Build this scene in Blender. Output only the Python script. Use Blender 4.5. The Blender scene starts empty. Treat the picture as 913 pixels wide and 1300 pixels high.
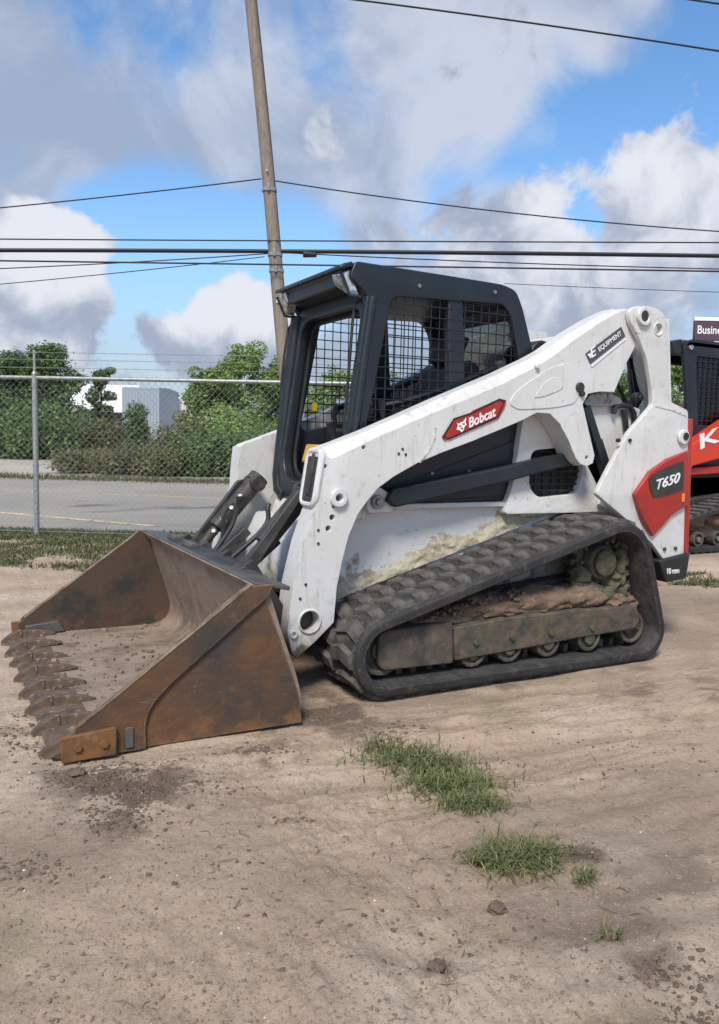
import bpy, bmesh, math, random
import numpy as np
from mathutils import Vector, Matrix

random.seed(7)
rng = np.random.default_rng(11)
SC = bpy.context.scene
COL = SC.collection
R = math.radians

# ------------------------------------------------------------------ camera
CAM = Vector((1.860, 4.004, 1.208))
RT = Vector((-0.88367977, 0.46759473, 0.02156947))
UP = Vector((-0.02404361, -0.09136084, 0.99552755))
FW = Vector((-0.46747404, -0.87920895, -0.09197639))
FPX = 1026.76                       # focal length in pixels of the 913 x 1300 photograph
cd = bpy.data.cameras.new('camera')
cd.sensor_fit = 'VERTICAL'
cd.sensor_height = 24.0
cd.lens = FPX * 24.0 / 1300.0
cd.clip_start = 0.05
cd.clip_end = 2000
cam = bpy.data.objects.new('camera', cd)
COL.objects.link(cam)
m = Matrix.Identity(4)
for i in range(3):
    m[i][0], m[i][1], m[i][2], m[i][3] = RT[i], UP[i], -FW[i], CAM[i]
cam.matrix_world = m
SC.camera = cam


def ray(px, py):
    return FW + RT * ((px - 456.5) / FPX) + UP * ((650 - py) / FPX)


def on(axis, val, px, py):
    """world point where the sight line of a photo pixel meets the plane axis = val"""
    d = ray(px, py)
    return CAM + d * ((val - CAM[axis]) / d[axis])


def xz(Y, pts):
    return [(p.x, p.z) for p in (on(1, Y, a, b) for a, b in pts)]


def at_depth(px, py, dep):
    return CAM + ray(px, py) * dep


# ------------------------------------------------------------------ light
SUN_DIR = Vector((0.50, 0.58, 0.92)).normalized()     # towards the sun
SUN_EL = math.asin(SUN_DIR.z)
SUN_ROT = math.atan2(SUN_DIR.x, SUN_DIR.y)
sd = bpy.data.lights.new('sun', 'SUN')
sd.energy = 2.1
sd.angle = R(14)
sd.color = (1.0, 0.93, 0.83)
so = bpy.data.objects.new('sun', sd)
so.rotation_euler = (-SUN_DIR).to_track_quat('-Z', 'Y').to_euler()
COL.objects.link(so)

SC.view_settings.view_transform = 'Standard'
SC.view_settings.look = 'None'
SC.view_settings.gamma = 1.0
EXPO = 0.9
SC.view_settings.exposure = EXPO
SC.render.engine = 'CYCLES'
SC.cycles.max_bounces = 6
SC.cycles.transparent_max_bounces = 12

SKY_STRENGTH = 0.085
world = bpy.data.worlds.new('World')
SC.world = world
world.use_nodes = True


def build_world():
    nt = world.node_tree
    N, L = nt.nodes, nt.links
    for n in list(N):
        N.remove(n)

    def nd(t, **k):
        n = N.new(t)
        for a, b in k.items():
            setattr(n, a, b)
        return n

    def mth(op, a, b=None, clamp=False):
        n = nd('ShaderNodeMath', operation=op, use_clamp=clamp)
        for i, v in enumerate((a, b)):
            if v is None:
                continue
            if isinstance(v, (int, float)):
                n.inputs[i].default_value = v
            else:
                L.new(v, n.inputs[i])
        return n.outputs[0]

    out = nd('ShaderNodeOutputWorld')
    bg = nd('ShaderNodeBackground')
    bg.inputs['Strength'].default_value = SKY_STRENGTH
    L.new(bg.outputs[0], out.inputs[0])
    sky = nd('ShaderNodeTexSky', sky_type='NISHITA', sun_disc=False)
    sky.sun_elevation = SUN_EL
    sky.sun_rotation = SUN_ROT
    sky.altitude = 50
    sky.air_density = 1.0
    sky.dust_density = 0.6
    sky.ozone_density = 1.6
    tc = nd('ShaderNodeTexCoord')
    dirv = tc.outputs['Generated']
    sep = nd('ShaderNodeSeparateXYZ')
    L.new(dirv, sep.inputs[0])
    zz = mth('MAXIMUM', sep.outputs[2], 0.0)
    den = mth('ADD', zz, 0.22)
    comb = nd('ShaderNodeCombineXYZ')
    L.new(mth('DIVIDE', sep.outputs[0], den), comb.inputs[0])
    L.new(mth('DIVIDE', sep.outputs[1], den), comb.inputs[1])
    L.new(mth('MULTIPLY', zz, 1.2), comb.inputs[2])

    def noise(scale, detail, rough, off, dist=0.0, co=None):
        n = nd('ShaderNodeTexNoise')
        n.inputs['Scale'].default_value = scale
        n.inputs['Detail'].default_value = detail
        n.inputs['Roughness'].default_value = rough
        n.inputs['Distortion'].default_value = dist
        mp = nd('ShaderNodeMapping')
        mp.inputs['Location'].default_value = off
        L.new(comb.outputs[0] if co is None else co, mp.inputs[0])
        L.new(mp.outputs[0], n.inputs[0])
        return n.outputs[0]

    def contrast(v, k):
        return mth('ADD', mth('MULTIPLY', v, k), .5 - .5 * k)

    def lobe(px, py, deg, warp=None):
        d = ray(px, py).normalized()
        v = nd('ShaderNodeVectorMath', operation='DOT_PRODUCT')
        nrm = nd('ShaderNodeVectorMath', operation='NORMALIZE')
        L.new(dirv, nrm.inputs[0])
        L.new(nrm.outputs[0], v.inputs[0])
        v.inputs[1].default_value = d
        mr = nd('ShaderNodeMapRange', interpolation_type='SMOOTHSTEP')
        mr.inputs[1].default_value = math.cos(R(deg))
        mr.inputs[2].default_value = 1.0
        L.new(v.outputs['Value'], mr.inputs[0])
        return mr.outputs[0]

    def add_lobes(base, lst):
        s = base
        for px, py, deg, w in lst:
            s = mth('ADD', s, mth('MULTIPLY', lobe(px, py, deg), w))
        return s

    def ramp(v, lo, hi):
        mr = nd('ShaderNodeMapRange', interpolation_type='SMOOTHSTEP')
        mr.inputs[1].default_value = lo
        mr.inputs[2].default_value = hi
        L.new(v, mr.inputs[0])
        return mr.outputs[0]

    def mix(f, a, b):
        n = nd('ShaderNodeMix', data_type='RGBA')
        L.new(f, n.inputs[0])
        for k, v in ((6, a), (7, b)):
            if isinstance(v, tuple):
                n.inputs[k].default_value = tuple(c / SKY_STRENGTH / 2 ** EXPO for c in v) + (1,)
            else:
                L.new(v, n.inputs[k])
        return n.outputs[2]

    # the sheet of grey cloud: broken by blue gaps
    dens = contrast(noise(6.0, 12, 0.58, (3.1, 7.7, 0.4), 0.5, dirv), 1.35)
    dens = add_lobes(dens, [
        (40, 150, 16, .16), (300, 215, 11, .12), (150, 230, 9, .10), (600, 130, 13, .17), (480, 30, 9, .08), (760, 40, 8, .06),
        (880, 190, 8, -.34), (740, 235, 7, -.36), (640, 262, 6, -.22), (540, 275, 4.5, -.14), (440, 120, 3.0, -.20), (170, 60, 6, -.16), (345, 40, 6, -.14),
        (200, 340, 9, -.40), (330, 345, 7, -.36), (120, 290, 4, -.10), (900, 90, 6, -.20)])
    a1 = ramp(dens, 0.33, 0.70)
    tone = contrast(noise(7.0, 12, 0.58, (1.3, 2.2, 5.0), 0.4, dirv), 1.5)
    tone = add_lobes(tone, [(620, 140, 9, .30), (500, 160, 8, .12), (60, 110, 9, .04), (60, 30, 8, -.10), (80, 240, 12, -.14), (450, 250, 8, -.04), (330, 250, 9, -.08), (700, 60, 9, .12)])
    c1 = mix(ramp(tone, 0.32, 0.80), (0.37, 0.435, 0.575), (0.64, 0.68, 0.78))
    # deep clean blue of washed air between the clouds
    hs = nd('ShaderNodeHueSaturation')
    hs.inputs['Saturation'].default_value = 1.22
    hs.inputs['Value'].default_value = 1.25
    L.new(sky.outputs[0], hs.inputs['Color'])
    col = mix(mth('MULTIPLY', a1, 0.90), hs.outputs[0], c1)
    # grey murk over the horizon itself
    hz = ramp(zz, 0.24, 0.05)
    col = mix(mth('MULTIPLY', hz, 0.70), col, (0.34, 0.41, 0.54))
    # the heaped white clouds low over the horizon
    hp = contrast(noise(9.0, 13, 0.60, (9.0, 1.0, 2.0), 0.30, dirv), 2.1)
    hp = add_lobes(mth('MULTIPLY', hp, 1.0), [
        (60, 350, 5.5, .60), (20, 400, 6, .40), (240, 415, 4.5, .50), (320, 405, 4.5, .58), (130, 450, 6, .24),
        (640, 320, 6, .26), (760, 290, 7, .34), (880, 255, 6, .36), (560, 330, 6, .22), (700, 390, 6.5, .26), (880, 340, 6, .24),
        (210, 350, 4, -.30)])
    a2 = ramp(hp, 0.62, 0.84)
    t2 = add_lobes(contrast(noise(11.0, 11, 0.6, (9.25, 1.12, 1.85), 0.35, dirv), 1.8), [(60, 325, 4.5, .55), (760, 260, 6, .14), (880, 225, 6, .18), (325, 390, 3.5, .42), (235, 395, 3, .36), (90, 430, 7, -.2), (720, 390, 5, .06)])
    c2 = mix(ramp(t2, 0.28, 0.86), (0.38, 0.44, 0.57), (0.80, 0.83, 0.90))
    col = mix(a2, col, c2)
    L.new(col, bg.inputs[0])


build_world()

# ------------------------------------------------------------------ materials
def mat(name, col, rough=0.6, metal=0.0, layers=(), bump=None, bump2=None, attr=None, coat=0.0, spec=None, wear=None):
    """layers: (scale, colour, lo, hi, opts) - a noise mask lays that colour over what is below"""
    m_ = bpy.data.materials.new(name)
    m_.use_nodes = True
    nt = m_.node_tree
    N, L = nt.nodes, nt.links
    b = N['Principled BSDF']
    b.inputs['Roughness'].default_value = rough
    b.inputs['Metallic'].default_value = metal
    if coat:
        b.inputs['Coat Weight'].default_value = coat
    if spec is not None:
        b.inputs['Specular IOR Level'].default_value = spec
    tc = N.new('ShaderNodeTexCoord')
    co = tc.outputs['Object']
    cur = None

    def noise(scale, detail=6, ro=0.6, stretch=None, off=(0, 0, 0)):
        n = N.new('ShaderNodeTexNoise')
        n.inputs['Scale'].default_value = scale
        n.inputs['Detail'].default_value = detail
        n.inputs['Roughness'].default_value = ro
        mp = N.new('ShaderNodeMapping')
        mp.inputs['Location'].default_value = off
        if stretch:
            mp.inputs['Scale'].default_value = stretch
        L.new(co, mp.inputs[0])
        L.new(mp.outputs[0], n.inputs[0])
        return n.outputs[0]

    def rampn(v, lo, hi):
        mr = N.new('ShaderNodeMapRange')
        mr.inputs[1].default_value = lo
        mr.inputs[2].default_value = hi
        L.new(v, mr.inputs[0])
        return mr.outputs[0]

    if attr:
        an = N.new('ShaderNodeAttribute')
        an.attribute_name = attr
        cur = an.outputs['Color']
    rmask = []
    for k, ly in enumerate(layers):
        scale, c2, lo, hi = ly[:4]
        op = ly[4] if len(ly) > 4 else {}
        v = noise(scale, op.get('detail', 7), op.get('ro', 0.62), op.get('stretch'), (k * 3.1, k * 1.7, k * 5.3))
        if 'z' in op:                       # caked on from below: thick at z0, gone at z1
            z0, z1, w = op['z']
            sp = N.new('ShaderNodeSeparateXYZ')
            L.new(co, sp.inputs[0])
            g = rampn(sp.outputs[2], z1, z0)
            ad = N.new('ShaderNodeMath'); ad.operation = 'MULTIPLY_ADD'
            L.new(g, ad.inputs[0]); ad.inputs[1].default_value = w
            L.new(v, ad.inputs[2])
            v = ad.outputs[0]
        f = rampn(v, lo, hi)
        if op.get('a', 1) != 1:
            ml = N.new('ShaderNodeMath'); ml.operation = 'MULTIPLY'
            L.new(f, ml.inputs[0]); ml.inputs[1].default_value = op['a']
            f = ml.outputs[0]
        mx = N.new('ShaderNodeMix'); mx.data_type = 'RGBA'; mx.blend_type = op.get('blend', 'MIX')
        L.new(f, mx.inputs[0])
        if cur is None:
            mx.inputs[6].default_value = (*col, 1)
        else:
            L.new(cur, mx.inputs[6])
        mx.inputs[7].default_value = (*c2, 1)
        cur = mx.outputs[2]
        if 'rough' in op:
            rmask.append((f, op['rough']))
    if wear:                                # rubbed corners: where a rounded normal departs from the face
        wc, wr, wlo, whi, wa = wear
        bv = N.new('ShaderNodeBevel'); bv.samples = 4; bv.inputs['Radius'].default_value = wr
        ge = N.new('ShaderNodeNewGeometry')
        dp = N.new('ShaderNodeVectorMath'); dp.operation = 'DOT_PRODUCT'
        L.new(bv.outputs[0], dp.inputs[0]); L.new(ge.outputs['True Normal'], dp.inputs[1])
        e_ = rampn(dp.outputs['Value'], .99, .90)
        ml = N.new('ShaderNodeMath'); ml.operation = 'MULTIPLY'
        L.new(e_, ml.inputs[0]); L.new(rampn(noise(16, 10, .72, None, (7, 3, 9)), wlo, whi), ml.inputs[1])
        m2 = N.new('ShaderNodeMath'); m2.operation = 'MULTIPLY'
        L.new(ml.outputs[0], m2.inputs[0]); m2.inputs[1].default_value = wa
        mx = N.new('ShaderNodeMix'); mx.data_type = 'RGBA'
        L.new(m2.outputs[0], mx.inputs[0])
        if cur is None:
            mx.inputs[6].default_value = (*col, 1)
        else:
            L.new(cur, mx.inputs[6])
        mx.inputs[7].default_value = (*wc, 1)
        cur = mx.outputs[2]
    if cur is None:
        b.inputs['Base Color'].default_value = (*col, 1)
    else:
        L.new(cur, b.inputs['Base Color'])
    rc = None
    for f, rv in rmask:
        mx = N.new('ShaderNodeMix'); mx.data_type = 'FLOAT'
        L.new(f, mx.inputs[0])
        if rc is None:
            mx.inputs[2].default_value = rough
        else:
            L.new(rc, mx.inputs[2])
        mx.inputs[3].default_value = rv
        rc = mx.outputs[0]
    if rc:
        L.new(rc, b.inputs['Roughness'])
    nrm = None
    for bp in (bump, bump2):
        if not bp:
            continue
        bn = N.new('ShaderNodeBump')
        bn.inputs['Strength'].default_value = bp[1]
        bn.inputs['Distance'].default_value = bp[2]
        L.new(noise(bp[0], 8, bp[3] if len(bp) > 3 else 0.6, bp[4] if len(bp) > 4 else None), bn.inputs['Height'])
        if nrm:
            L.new(nrm, bn.inputs['Normal'])
        nrm = bn.outputs[0]
    if nrm:
        L.new(nrm, b.inputs['Normal'])
    return m_


MUD = (0.30, 0.26, 0.17)
SOIL = (0.17, 0.115, 0.078)
M = {}
M['white'] = mat('white_paint', (0.66, 0.665, 0.65), 0.42, layers=[
    (3.0, (0.54, 0.53, 0.49), 0.42, 0.70, {'a': .6}),
    (16, (0.42, 0.37, 0.30), 0.58, 0.72, {'a': .55, 'rough': .8}),
    (5, (0.36, 0.33, 0.29), 0.60, 0.70, {'stretch': (5, 5, .5), 'a': .45, 'rough': .7, 'detail': 10}),
    (11, (0.16, 0.12, 0.09), 0.69, 0.715, {'stretch': (.6, 1, 2.4), 'a': .8, 'detail': 9, 'rough': .8}),
    (60, (0.06, 0.045, 0.035), 0.70, 0.72, {'detail': 3, 'rough': .8}),
    (30, (0.30, 0.25, 0.19), 0.55, 0.75, {'stretch': (1, 1, .16), 'a': .35}),
    (8, (0.30, 0.27, 0.23), 0.70, 0.90, {'z': (0.15, 0.62, .45), 'rough': .9, 'a': .75}), (11, (0.14, 0.11, 0.085), 0.86, 0.96, {'z': (0.15, 0.48, .45), 'rough': .9})],
    bump=(40, .06, .004), bump2=(3.5, .12, .02), wear=((0.15, 0.11, 0.085), .010, .50, .58, .8))
M['white_mud'] = mat('white_paint_mud_splashed', (0.66, 0.66, 0.64), 0.45, layers=[
    (4.0, (0.58, 0.56, 0.50), 0.45, 0.75, {'a': .6}),
    (55, (0.08, 0.06, 0.05), 0.69, 0.71, {'detail': 3}),
    (9, MUD, 0.92, 1.02, {'z': (0.52, 0.82, .42), 'rough': .95}),
    (26, (0.40, 0.36, 0.25), 0.98, 1.08, {'z': (0.55, 0.80, .42), 'rough': .95}),
    (14, (0.22, 0.17, 0.12), 1.04, 1.10, {'z': (0.42, 0.62, .45), 'rough': .95})],
    bump=(26, .5, .012))
M['cab'] = mat('slate_black_paint', (0.0105, 0.0165, 0.0225), 0.40, layers=[
    (5, (0.035, 0.042, 0.048), 0.5, 0.8, {'a': .5, 'rough': .6}),
    (45, (0.10, 0.10, 0.095), 0.66, 0.74, {'a': .5, 'rough': .7})], bump=(60, .05, .003), wear=((0.11, 0.11, 0.11), .008, .50, .60, .7))
M['black'] = mat('black_plastic', (0.018, 0.019, 0.021), 0.55, layers=[(30, (0.07, 0.065, 0.06), 0.55, 0.8, {'a': .5})])
M['grime'] = mat('grimy_black_steel', (0.03, 0.028, 0.027), 0.5, layers=[
    (10, (0.085, 0.073, 0.062), 0.48, 0.7, {'rough': .85}), (40, (0.16, 0.15, 0.14), 0.68, 0.76, {'a': .6})], bump=(50, .3, .006))
M['wire'] = mat('black_wire', (0.012, 0.014, 0.018), 0.5)
M['chrome'] = mat('bright_rod_steel', (0.62, 0.62, 0.62), 0.18, 1.0, layers=[(30, (0.2, 0.17, 0.14), 0.6, 0.8, {'a': .6, 'rough': .6})])
M['steel'] = mat('dull_steel', (0.30, 0.29, 0.28), 0.45, 0.7, layers=[(25, (0.13, 0.10, 0.08), 0.5, 0.72, {'rough': .8})])
M['lens'] = mat('headlight_lens', (0.66, 0.69, 0.70), 0.14, 0.45, layers=[(26, (0.16, 0.18, 0.20), 0.42, 0.62, {'ro': .4})], coat=1.0)
M['rubber'] = mat('dusty_rubber', (0.018, 0.018, 0.0185), 0.72, layers=[
    (5, (0.038, 0.036, 0.034), 0.42, 0.7), (22, (0.115, 0.10, 0.086), 0.56, 0.74, {'a': .6}), (60, (0.15, 0.125, 0.10), .64, .72, {'a': .5})], bump=(60, .45, .008), bump2=(9, .3, .02), wear=((0.12, 0.11, 0.10), .014, .40, .60, .7))
M['tread'] = mat('dusty_tread_rubber', (0.060, 0.058, 0.056), 0.85, layers=[
    (9, (0.135, 0.122, 0.108), 0.42, 0.68), (34, (0.26, 0.235, 0.205), 0.58, 0.74, {'a': .8})], bump=(45, .6, .01))
M['tread_base'] = mat('tread_rubber_with_soil', (0.034, 0.032, 0.03), 0.9, layers=[
    (7, (0.105, 0.082, 0.062), 0.46, 0.66), (30, (0.17, 0.145, 0.12), 0.55, 0.72, {'a': .7})], bump=(30, .8, .015))
M['under'] = mat('muddy_undercarriage_paint', (0.046, 0.044, 0.040), 0.7, layers=[
    (11, (0.105, 0.096, 0.062), 0.36, 0.70, {'rough': .95, 'a': .8}), (14, (0.18, 0.122, 0.082), 0.44, 0.72, {'rough': .95, 'a': .8}), (40, (0.2, 0.17, 0.13), 0.62, 0.74, {'a': .5})], bump=(30, .6, .01))
M['olive_mud'] = mat('olive_mud', (0.105, 0.105, 0.062), 0.95, layers=[
    (9, (0.055, 0.052, 0.036), 0.45, 0.62), (28, (0.16, 0.145, 0.10), 0.6, 0.74)], bump=(26, .9, .02))
M['brown_mud'] = mat('brown_mud', (0.20, 0.135, 0.092), 0.95, layers=[
    (8, (0.12, 0.082, 0.055), 0.45, 0.65), (30, (0.30, 0.235, 0.175), 0.58, 0.74)], bump=(24, .9, .02))
M['bucket_out'] = mat('worn_brown_steel', (0.086, 0.050, 0.031), 0.66, 0.0, layers=[
    (2.6, (0.042, 0.039, 0.036), 0.46, 0.60, {'a': .9}),
    (5.5, (0.145, 0.068, 0.028), 0.47, 0.68, {'rough': .85, 'stretch': (1, 1, 1.6)}),
    (7, (0.20, 0.092, 0.034), 0.82, 0.98, {'z': (0.0, 0.25, .42), 'rough': .9}),
    (30, (0.24, 0.19, 0.14), 0.64, 0.70, {'stretch': (.25, 1, 1.6), 'a': .55, 'detail': 9}),
    (12, (0.155, 0.118, 0.085), 0.60, 0.78, {'rough': .95, 'a': .6}),
    (40, (0.20, 0.17, 0.13), 0.64, 0.74, {'a': .6}),
    (70, (0.012, 0.011, 0.010), 0.68, 0.72, {'a': .7})], bump=(60, .35, .006), bump2=(7, .35, .015), wear=((0.30, 0.22, 0.15), .010, .42, .58, .85))
M['bucket_in'] = mat('dusty_scraped_steel', (0.27, 0.205, 0.155), 0.75, layers=[
    (4, (0.135, 0.094, 0.066), 0.44, 0.64), (14, (0.30, 0.245, 0.20), 0.5, 0.72, {'stretch': (.25, 1, 1), 'a': .8}),
    (34, (0.37, 0.315, 0.265), 0.62, 0.76, {'a': .8}), (24, (0.07, 0.05, 0.035), 0.66, 0.76, {'a': .7})], bump=(30, .6, .008))
M['bucket_far'] = mat('dark_brown_steel', (0.080, 0.050, 0.034), 0.62, layers=[  # dark brown steel of the far side plate
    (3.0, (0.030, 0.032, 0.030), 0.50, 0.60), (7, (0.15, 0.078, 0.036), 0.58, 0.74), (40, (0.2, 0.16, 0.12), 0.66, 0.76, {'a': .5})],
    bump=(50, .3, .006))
M['bucket_lip'] = mat('grey_worn_steel', (0.095, 0.094, 0.093), 0.5, layers=[
    (7, (0.055, 0.050, 0.046), 0.45, 0.66), (30, (0.19, 0.165, 0.14), 0.6, 0.74, {'a': .6})], bump=(50, .3, .005))
M['rust'] = mat('orange_rusted_steel', (0.20, 0.088, 0.030), 0.75, wear=((0.10, 0.06, 0.04), .012, .42, .56, .8), layers=[
    (6, (0.105, 0.055, 0.028), 0.42, 0.62), (22, (0.28, 0.16, 0.07), 0.58, 0.74), (50, (0.05, 0.035, 0.028), 0.64, 0.72)], bump=(60, .4, .005), bump2=(8, .4, .015))
M['tooth'] = mat('worn_tooth_steel', (0.125, 0.084, 0.058), 0.85, bump2=(14, .5, .015), layers=[
    (12, (0.065, 0.046, 0.034), 0.42, 0.62), (30, (0.27, 0.225, 0.18), 0.56, 0.72)], bump=(50, .4, .005))
M['edge'] = mat('bright_worn_edge', (0.25, 0.185, 0.12), 0.45, 0.2, layers=[(16, (0.12, 0.07, 0.035), 0.42, 0.62)])
M['red'] = mat('red_paint', (0.42, 0.022, 0.016), 0.32, layers=[
    (6, (0.30, 0.018, 0.014), 0.45, 0.7), (40, (0.36, 0.16, 0.12), 0.64, 0.74, {'a': .5, 'rough': .7})], coat=.2)
M['red_dark'] = mat('dark_red_print', (0.26, 0.013, 0.011), 0.35)
M['orange_red'] = mat('orange_red_paint', (0.60, 0.045, 0.018), 0.35, layers=[(20, (0.45, 0.10, 0.06), 0.6, 0.76, {'a': .5})])
M['print_white'] = mat('white_print', (0.82, 0.82, 0.82), 0.45)
M['print_black'] = mat('black_print', (0.012, 0.013, 0.015), 0.35)
M['print_plum'] = mat('plum_print', (0.075, 0.07, 0.095), 0.4)
M['label_dark'] = mat('dark_charcoal_panel', (0.022, 0.026, 0.028), 0.30, coat=.3, layers=[(4, (0.06, 0.065, 0.065), .5, .8)])
M['yellow'] = mat('yellow_vinyl', (0.60, 0.34, 0.03), 0.55, layers=[(12, (0.40, 0.22, 0.03), .5, .7)])
M['orange_lens'] = mat('amber_reflector', (0.75, 0.24, 0.05), 0.2, coat=.5)
M['wood'] = mat('weathered_pole_wood', (0.25, 0.205, 0.165), 0.85, layers=[
    (6, (0.15, 0.12, 0.095), 0.45, 0.65, {'stretch': (6, 6, .25)}), (20, (0.33, 0.29, 0.25), 0.55, 0.72, {'stretch': (6, 6, .2)}),
    (8, (0.085, 0.065, 0.05), 0.66, 0.72)], bump=(20, .6, .02, .6, (6, 6, .3)))
M['galv'] = mat('galvanised_steel', (0.36, 0.375, 0.38), 0.48, 0.4, layers=[(30, (0.24, 0.245, 0.24), 0.45, 0.65)])
M['cable'] = mat('black_cable', (0.012, 0.012, 0.014), 0.6)
M['bark'] = mat('bark', (0.10, 0.075, 0.055), 0.9, bump=(14, .8, .03))
M['asphalt'] = mat('worn_grey_asphalt', (0.27, 0.25, 0.215), 0.9, layers=[
    (0.25, (0.34, 0.305, 0.25), 0.40, 0.60), (0.9, (0.12, 0.115, 0.11), 0.60, 0.68, {'stretch': (.4, 1, 1)}), (14, (0.27, 0.26, 0.24), 0.6, 0.72, {'a': .5})],
    bump=(60, .4, .01))
M['pavement'] = mat('pale_dusty_concrete', (0.46, 0.41, 0.34), 0.9, layers=[(0.4, (0.36, 0.315, 0.26), 0.42, 0.64), (3, (0.52, 0.47, 0.40), .55, .7)])
M['line'] = mat('faded_line_paint', (0.70, 0.50, 0.27), 0.8, layers=[(6, (0.28, 0.25, 0.21), 0.52, 0.62)])
M['siding_white'] = mat('white_roof_sheet', (0.80, 0.79, 0.78), 0.4)
M['siding_blue'] = mat('blue_grey_metal_siding', (0.33, 0.39, 0.46), 0.5)
M['siding_dark'] = mat('dark_brown_wall', (0.11, 0.09, 0.075), 0.8)  # plain dark brown for walls and doors
M['ground'] = mat('dry_sandy_dirt', (0.3, 0.25, 0.2), 0.95, attr='soil', layers=[
    (10, (0.66, 0.62, 0.59), 0.50, 0.70, {'blend': 'MULTIPLY', 'a': .35, 'stretch': (.4, 1.5, 1), 'detail': 9, 'ro': .7}),
    (22, (0.62, 0.60, 0.58), 0.54, 0.72, {'blend': 'MULTIPLY', 'a': .35}),
    (90, (0.50, 0.47, 0.44), 0.58, 0.70, {'blend': 'MULTIPLY', 'a': .65}),
    (48, (0.62, 0.51, 0.41), 0.54, 0.66, {'a': .65, 'detail': 12, 'ro': .8}),
    (26, (0.25, 0.178, 0.126), 0.545, 0.645, {'a': .62, 'detail': 12, 'ro': .78}),
    (75, (0.21, 0.150, 0.108), 0.57, 0.66, {'a': .75, 'detail': 6, 'ro': .7}),
    (240, (0.10, 0.075, 0.055), 0.64, 0.70, {'a': .7, 'detail': 3}),
    (300, (0.60, 0.57, 0.53), 0.71, 0.75, {'a': .8, 'detail': 2})],
    bump=(34, .8, .022, .74), bump2=(150, .7, .006, .7))
M['clod'] = mat('dirt_clod', (0.30, 0.225, 0.168), 0.95, layers=[(9, (0.19, 0.14, 0.105), 0.42, 0.6), (14, (0.42, 0.34, 0.27), .56, .7)], bump=(60, .8, .01))
M['clod_dark'] = mat('dark_dirt_clod', (0.14, 0.10, 0.072), 0.95, layers=[(20, (0.13, 0.10, 0.075), .5, .66)], bump=(50, .9, .012))
M['pebble'] = mat('pale_pebble', (0.58, 0.56, 0.53), 0.7, layers=[(4, (0.36, 0.34, 0.31), .5, .6)])
M['seat'] = mat('black_seat_vinyl', (0.014, 0.015, 0.017), 0.5, layers=[(20, (0.04, 0.04, 0.042), .5, .7)])


def glass(name, tint, alpha):
    m_ = bpy.data.materials.new(name)
    m_.use_nodes = True
    N, L = m_.node_tree.nodes, m_.node_tree.links
    for n in list(N):
        N.remove(n)
    o = N.new('ShaderNodeOutputMaterial')
    t = N.new('ShaderNodeBsdfTransparent')
    t.inputs[0].default_value = (*tint, 1)
    g = N.new('ShaderNodeBsdfGlossy')
    g.inputs['Roughness'].default_value = 0.03
    g.inputs[0].default_value = (.9, .9, .9, 1)
    mx = N.new('ShaderNodeMixShader')
    fr = N.new('ShaderNodeFresnel')
    fr.inputs[0].default_value = 1.45
    mu = N.new('ShaderNodeMath'); mu.operation = 'MULTIPLY_ADD'
    L.new(fr.outputs[0], mu.inputs[0]); mu.inputs[1].default_value = 0.9; mu.inputs[2].default_value = alpha
    L.new(mu.outputs[0], mx.inputs[0])
    L.new(t.outputs[0], mx.inputs[1]); L.new(g.outputs[0], mx.inputs[2])
    L.new(mx.outputs[0], o.inputs[0])
    return m_


M['dark_glass'] = glass('dark_window_glass', (0.22, 0.26, 0.27), 0.02)
M['glass'] = glass('tinted_window_glass', (0.92, 0.97, 0.945), 0.012)


def leaf_mat(name, c1, c2, c3):
    m_ = bpy.data.materials.new(name)
    m_.use_nodes = True
    N, L = m_.node_tree.nodes, m_.node_tree.links
    b = N['Principled BSDF']
    b.inputs['Roughness'].default_value = 0.6
    an = N.new('ShaderNodeAttribute'); an.attribute_name = 'tint'
    cr = N.new('ShaderNodeValToRGB')
    e = cr.color_ramp.elements
    e[0].position = 0; e[0].color = (*c1, 1)
    e[1].position = 1; e[1].color = (*c3, 1)
    k = e.new(.5); k.color = (*c2, 1)
    L.new(an.outputs['Fac'], cr.inputs[0])
    L.new(cr.outputs[0], b.inputs['Base Color'])
    t = N.new('ShaderNodeBsdfTranslucent')
    L.new(cr.outputs[0], t.inputs[0])
    mx = N.new('ShaderNodeMixShader'); mx.inputs[0].default_value = .3
    L.new(b.outputs[0], mx.inputs[1]); L.new(t.outputs[0], mx.inputs[2])
    L.new(mx.outputs[0], N['Material Output'].inputs[0])
    return m_


M['leaf_deep'] = leaf_mat('deep_green_leaves', (0.042, 0.085, 0.026), (0.115, 0.195, 0.058), (0.24, 0.33, 0.105))
M['leaf_light'] = leaf_mat('light_green_leaves', (0.085, 0.15, 0.035), (0.22, 0.33, 0.085), (0.38, 0.49, 0.16))
M['leaf_dull'] = leaf_mat('dull_olive_leaves', (0.085, 0.09, 0.035), (0.155, 0.155, 0.062), (0.26, 0.25, 0.11))
M['grass'] = leaf_mat('grass_blades', (0.065, 0.09, 0.026), (0.15, 0.18, 0.06), (0.36, 0.34, 0.17))
M['grass_dry'] = leaf_mat('dry_grass_blades', (0.06, 0.08, 0.026), (0.115, 0.14, 0.045), (0.24, 0.23, 0.11))

# ------------------------------------------------------------------ builders
def wloc(o):
    v = Vector((0, 0, 0))
    while o is not None:
        v += o.location
        o = o.parent
    return v


def tag(o, label=None, cat=None, group=None, kind=None):
    if label: o['label'] = label
    if cat: o['category'] = cat
    if group: o['group'] = group
    if kind: o['kind'] = kind
    return o


def thing(name, label, cat, loc=(0, 0, 0), group=None):
    o = bpy.data.objects.new(name, None)
    o.empty_display_size = .2
    o.location = loc
    COL.objects.link(o)
    return tag(o, label, cat, group)


def finish(me, smooth=True, ang=32):
    if smooth:
        me.shade_smooth()
        me.set_sharp_from_angle(angle=R(ang))
    return me


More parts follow.
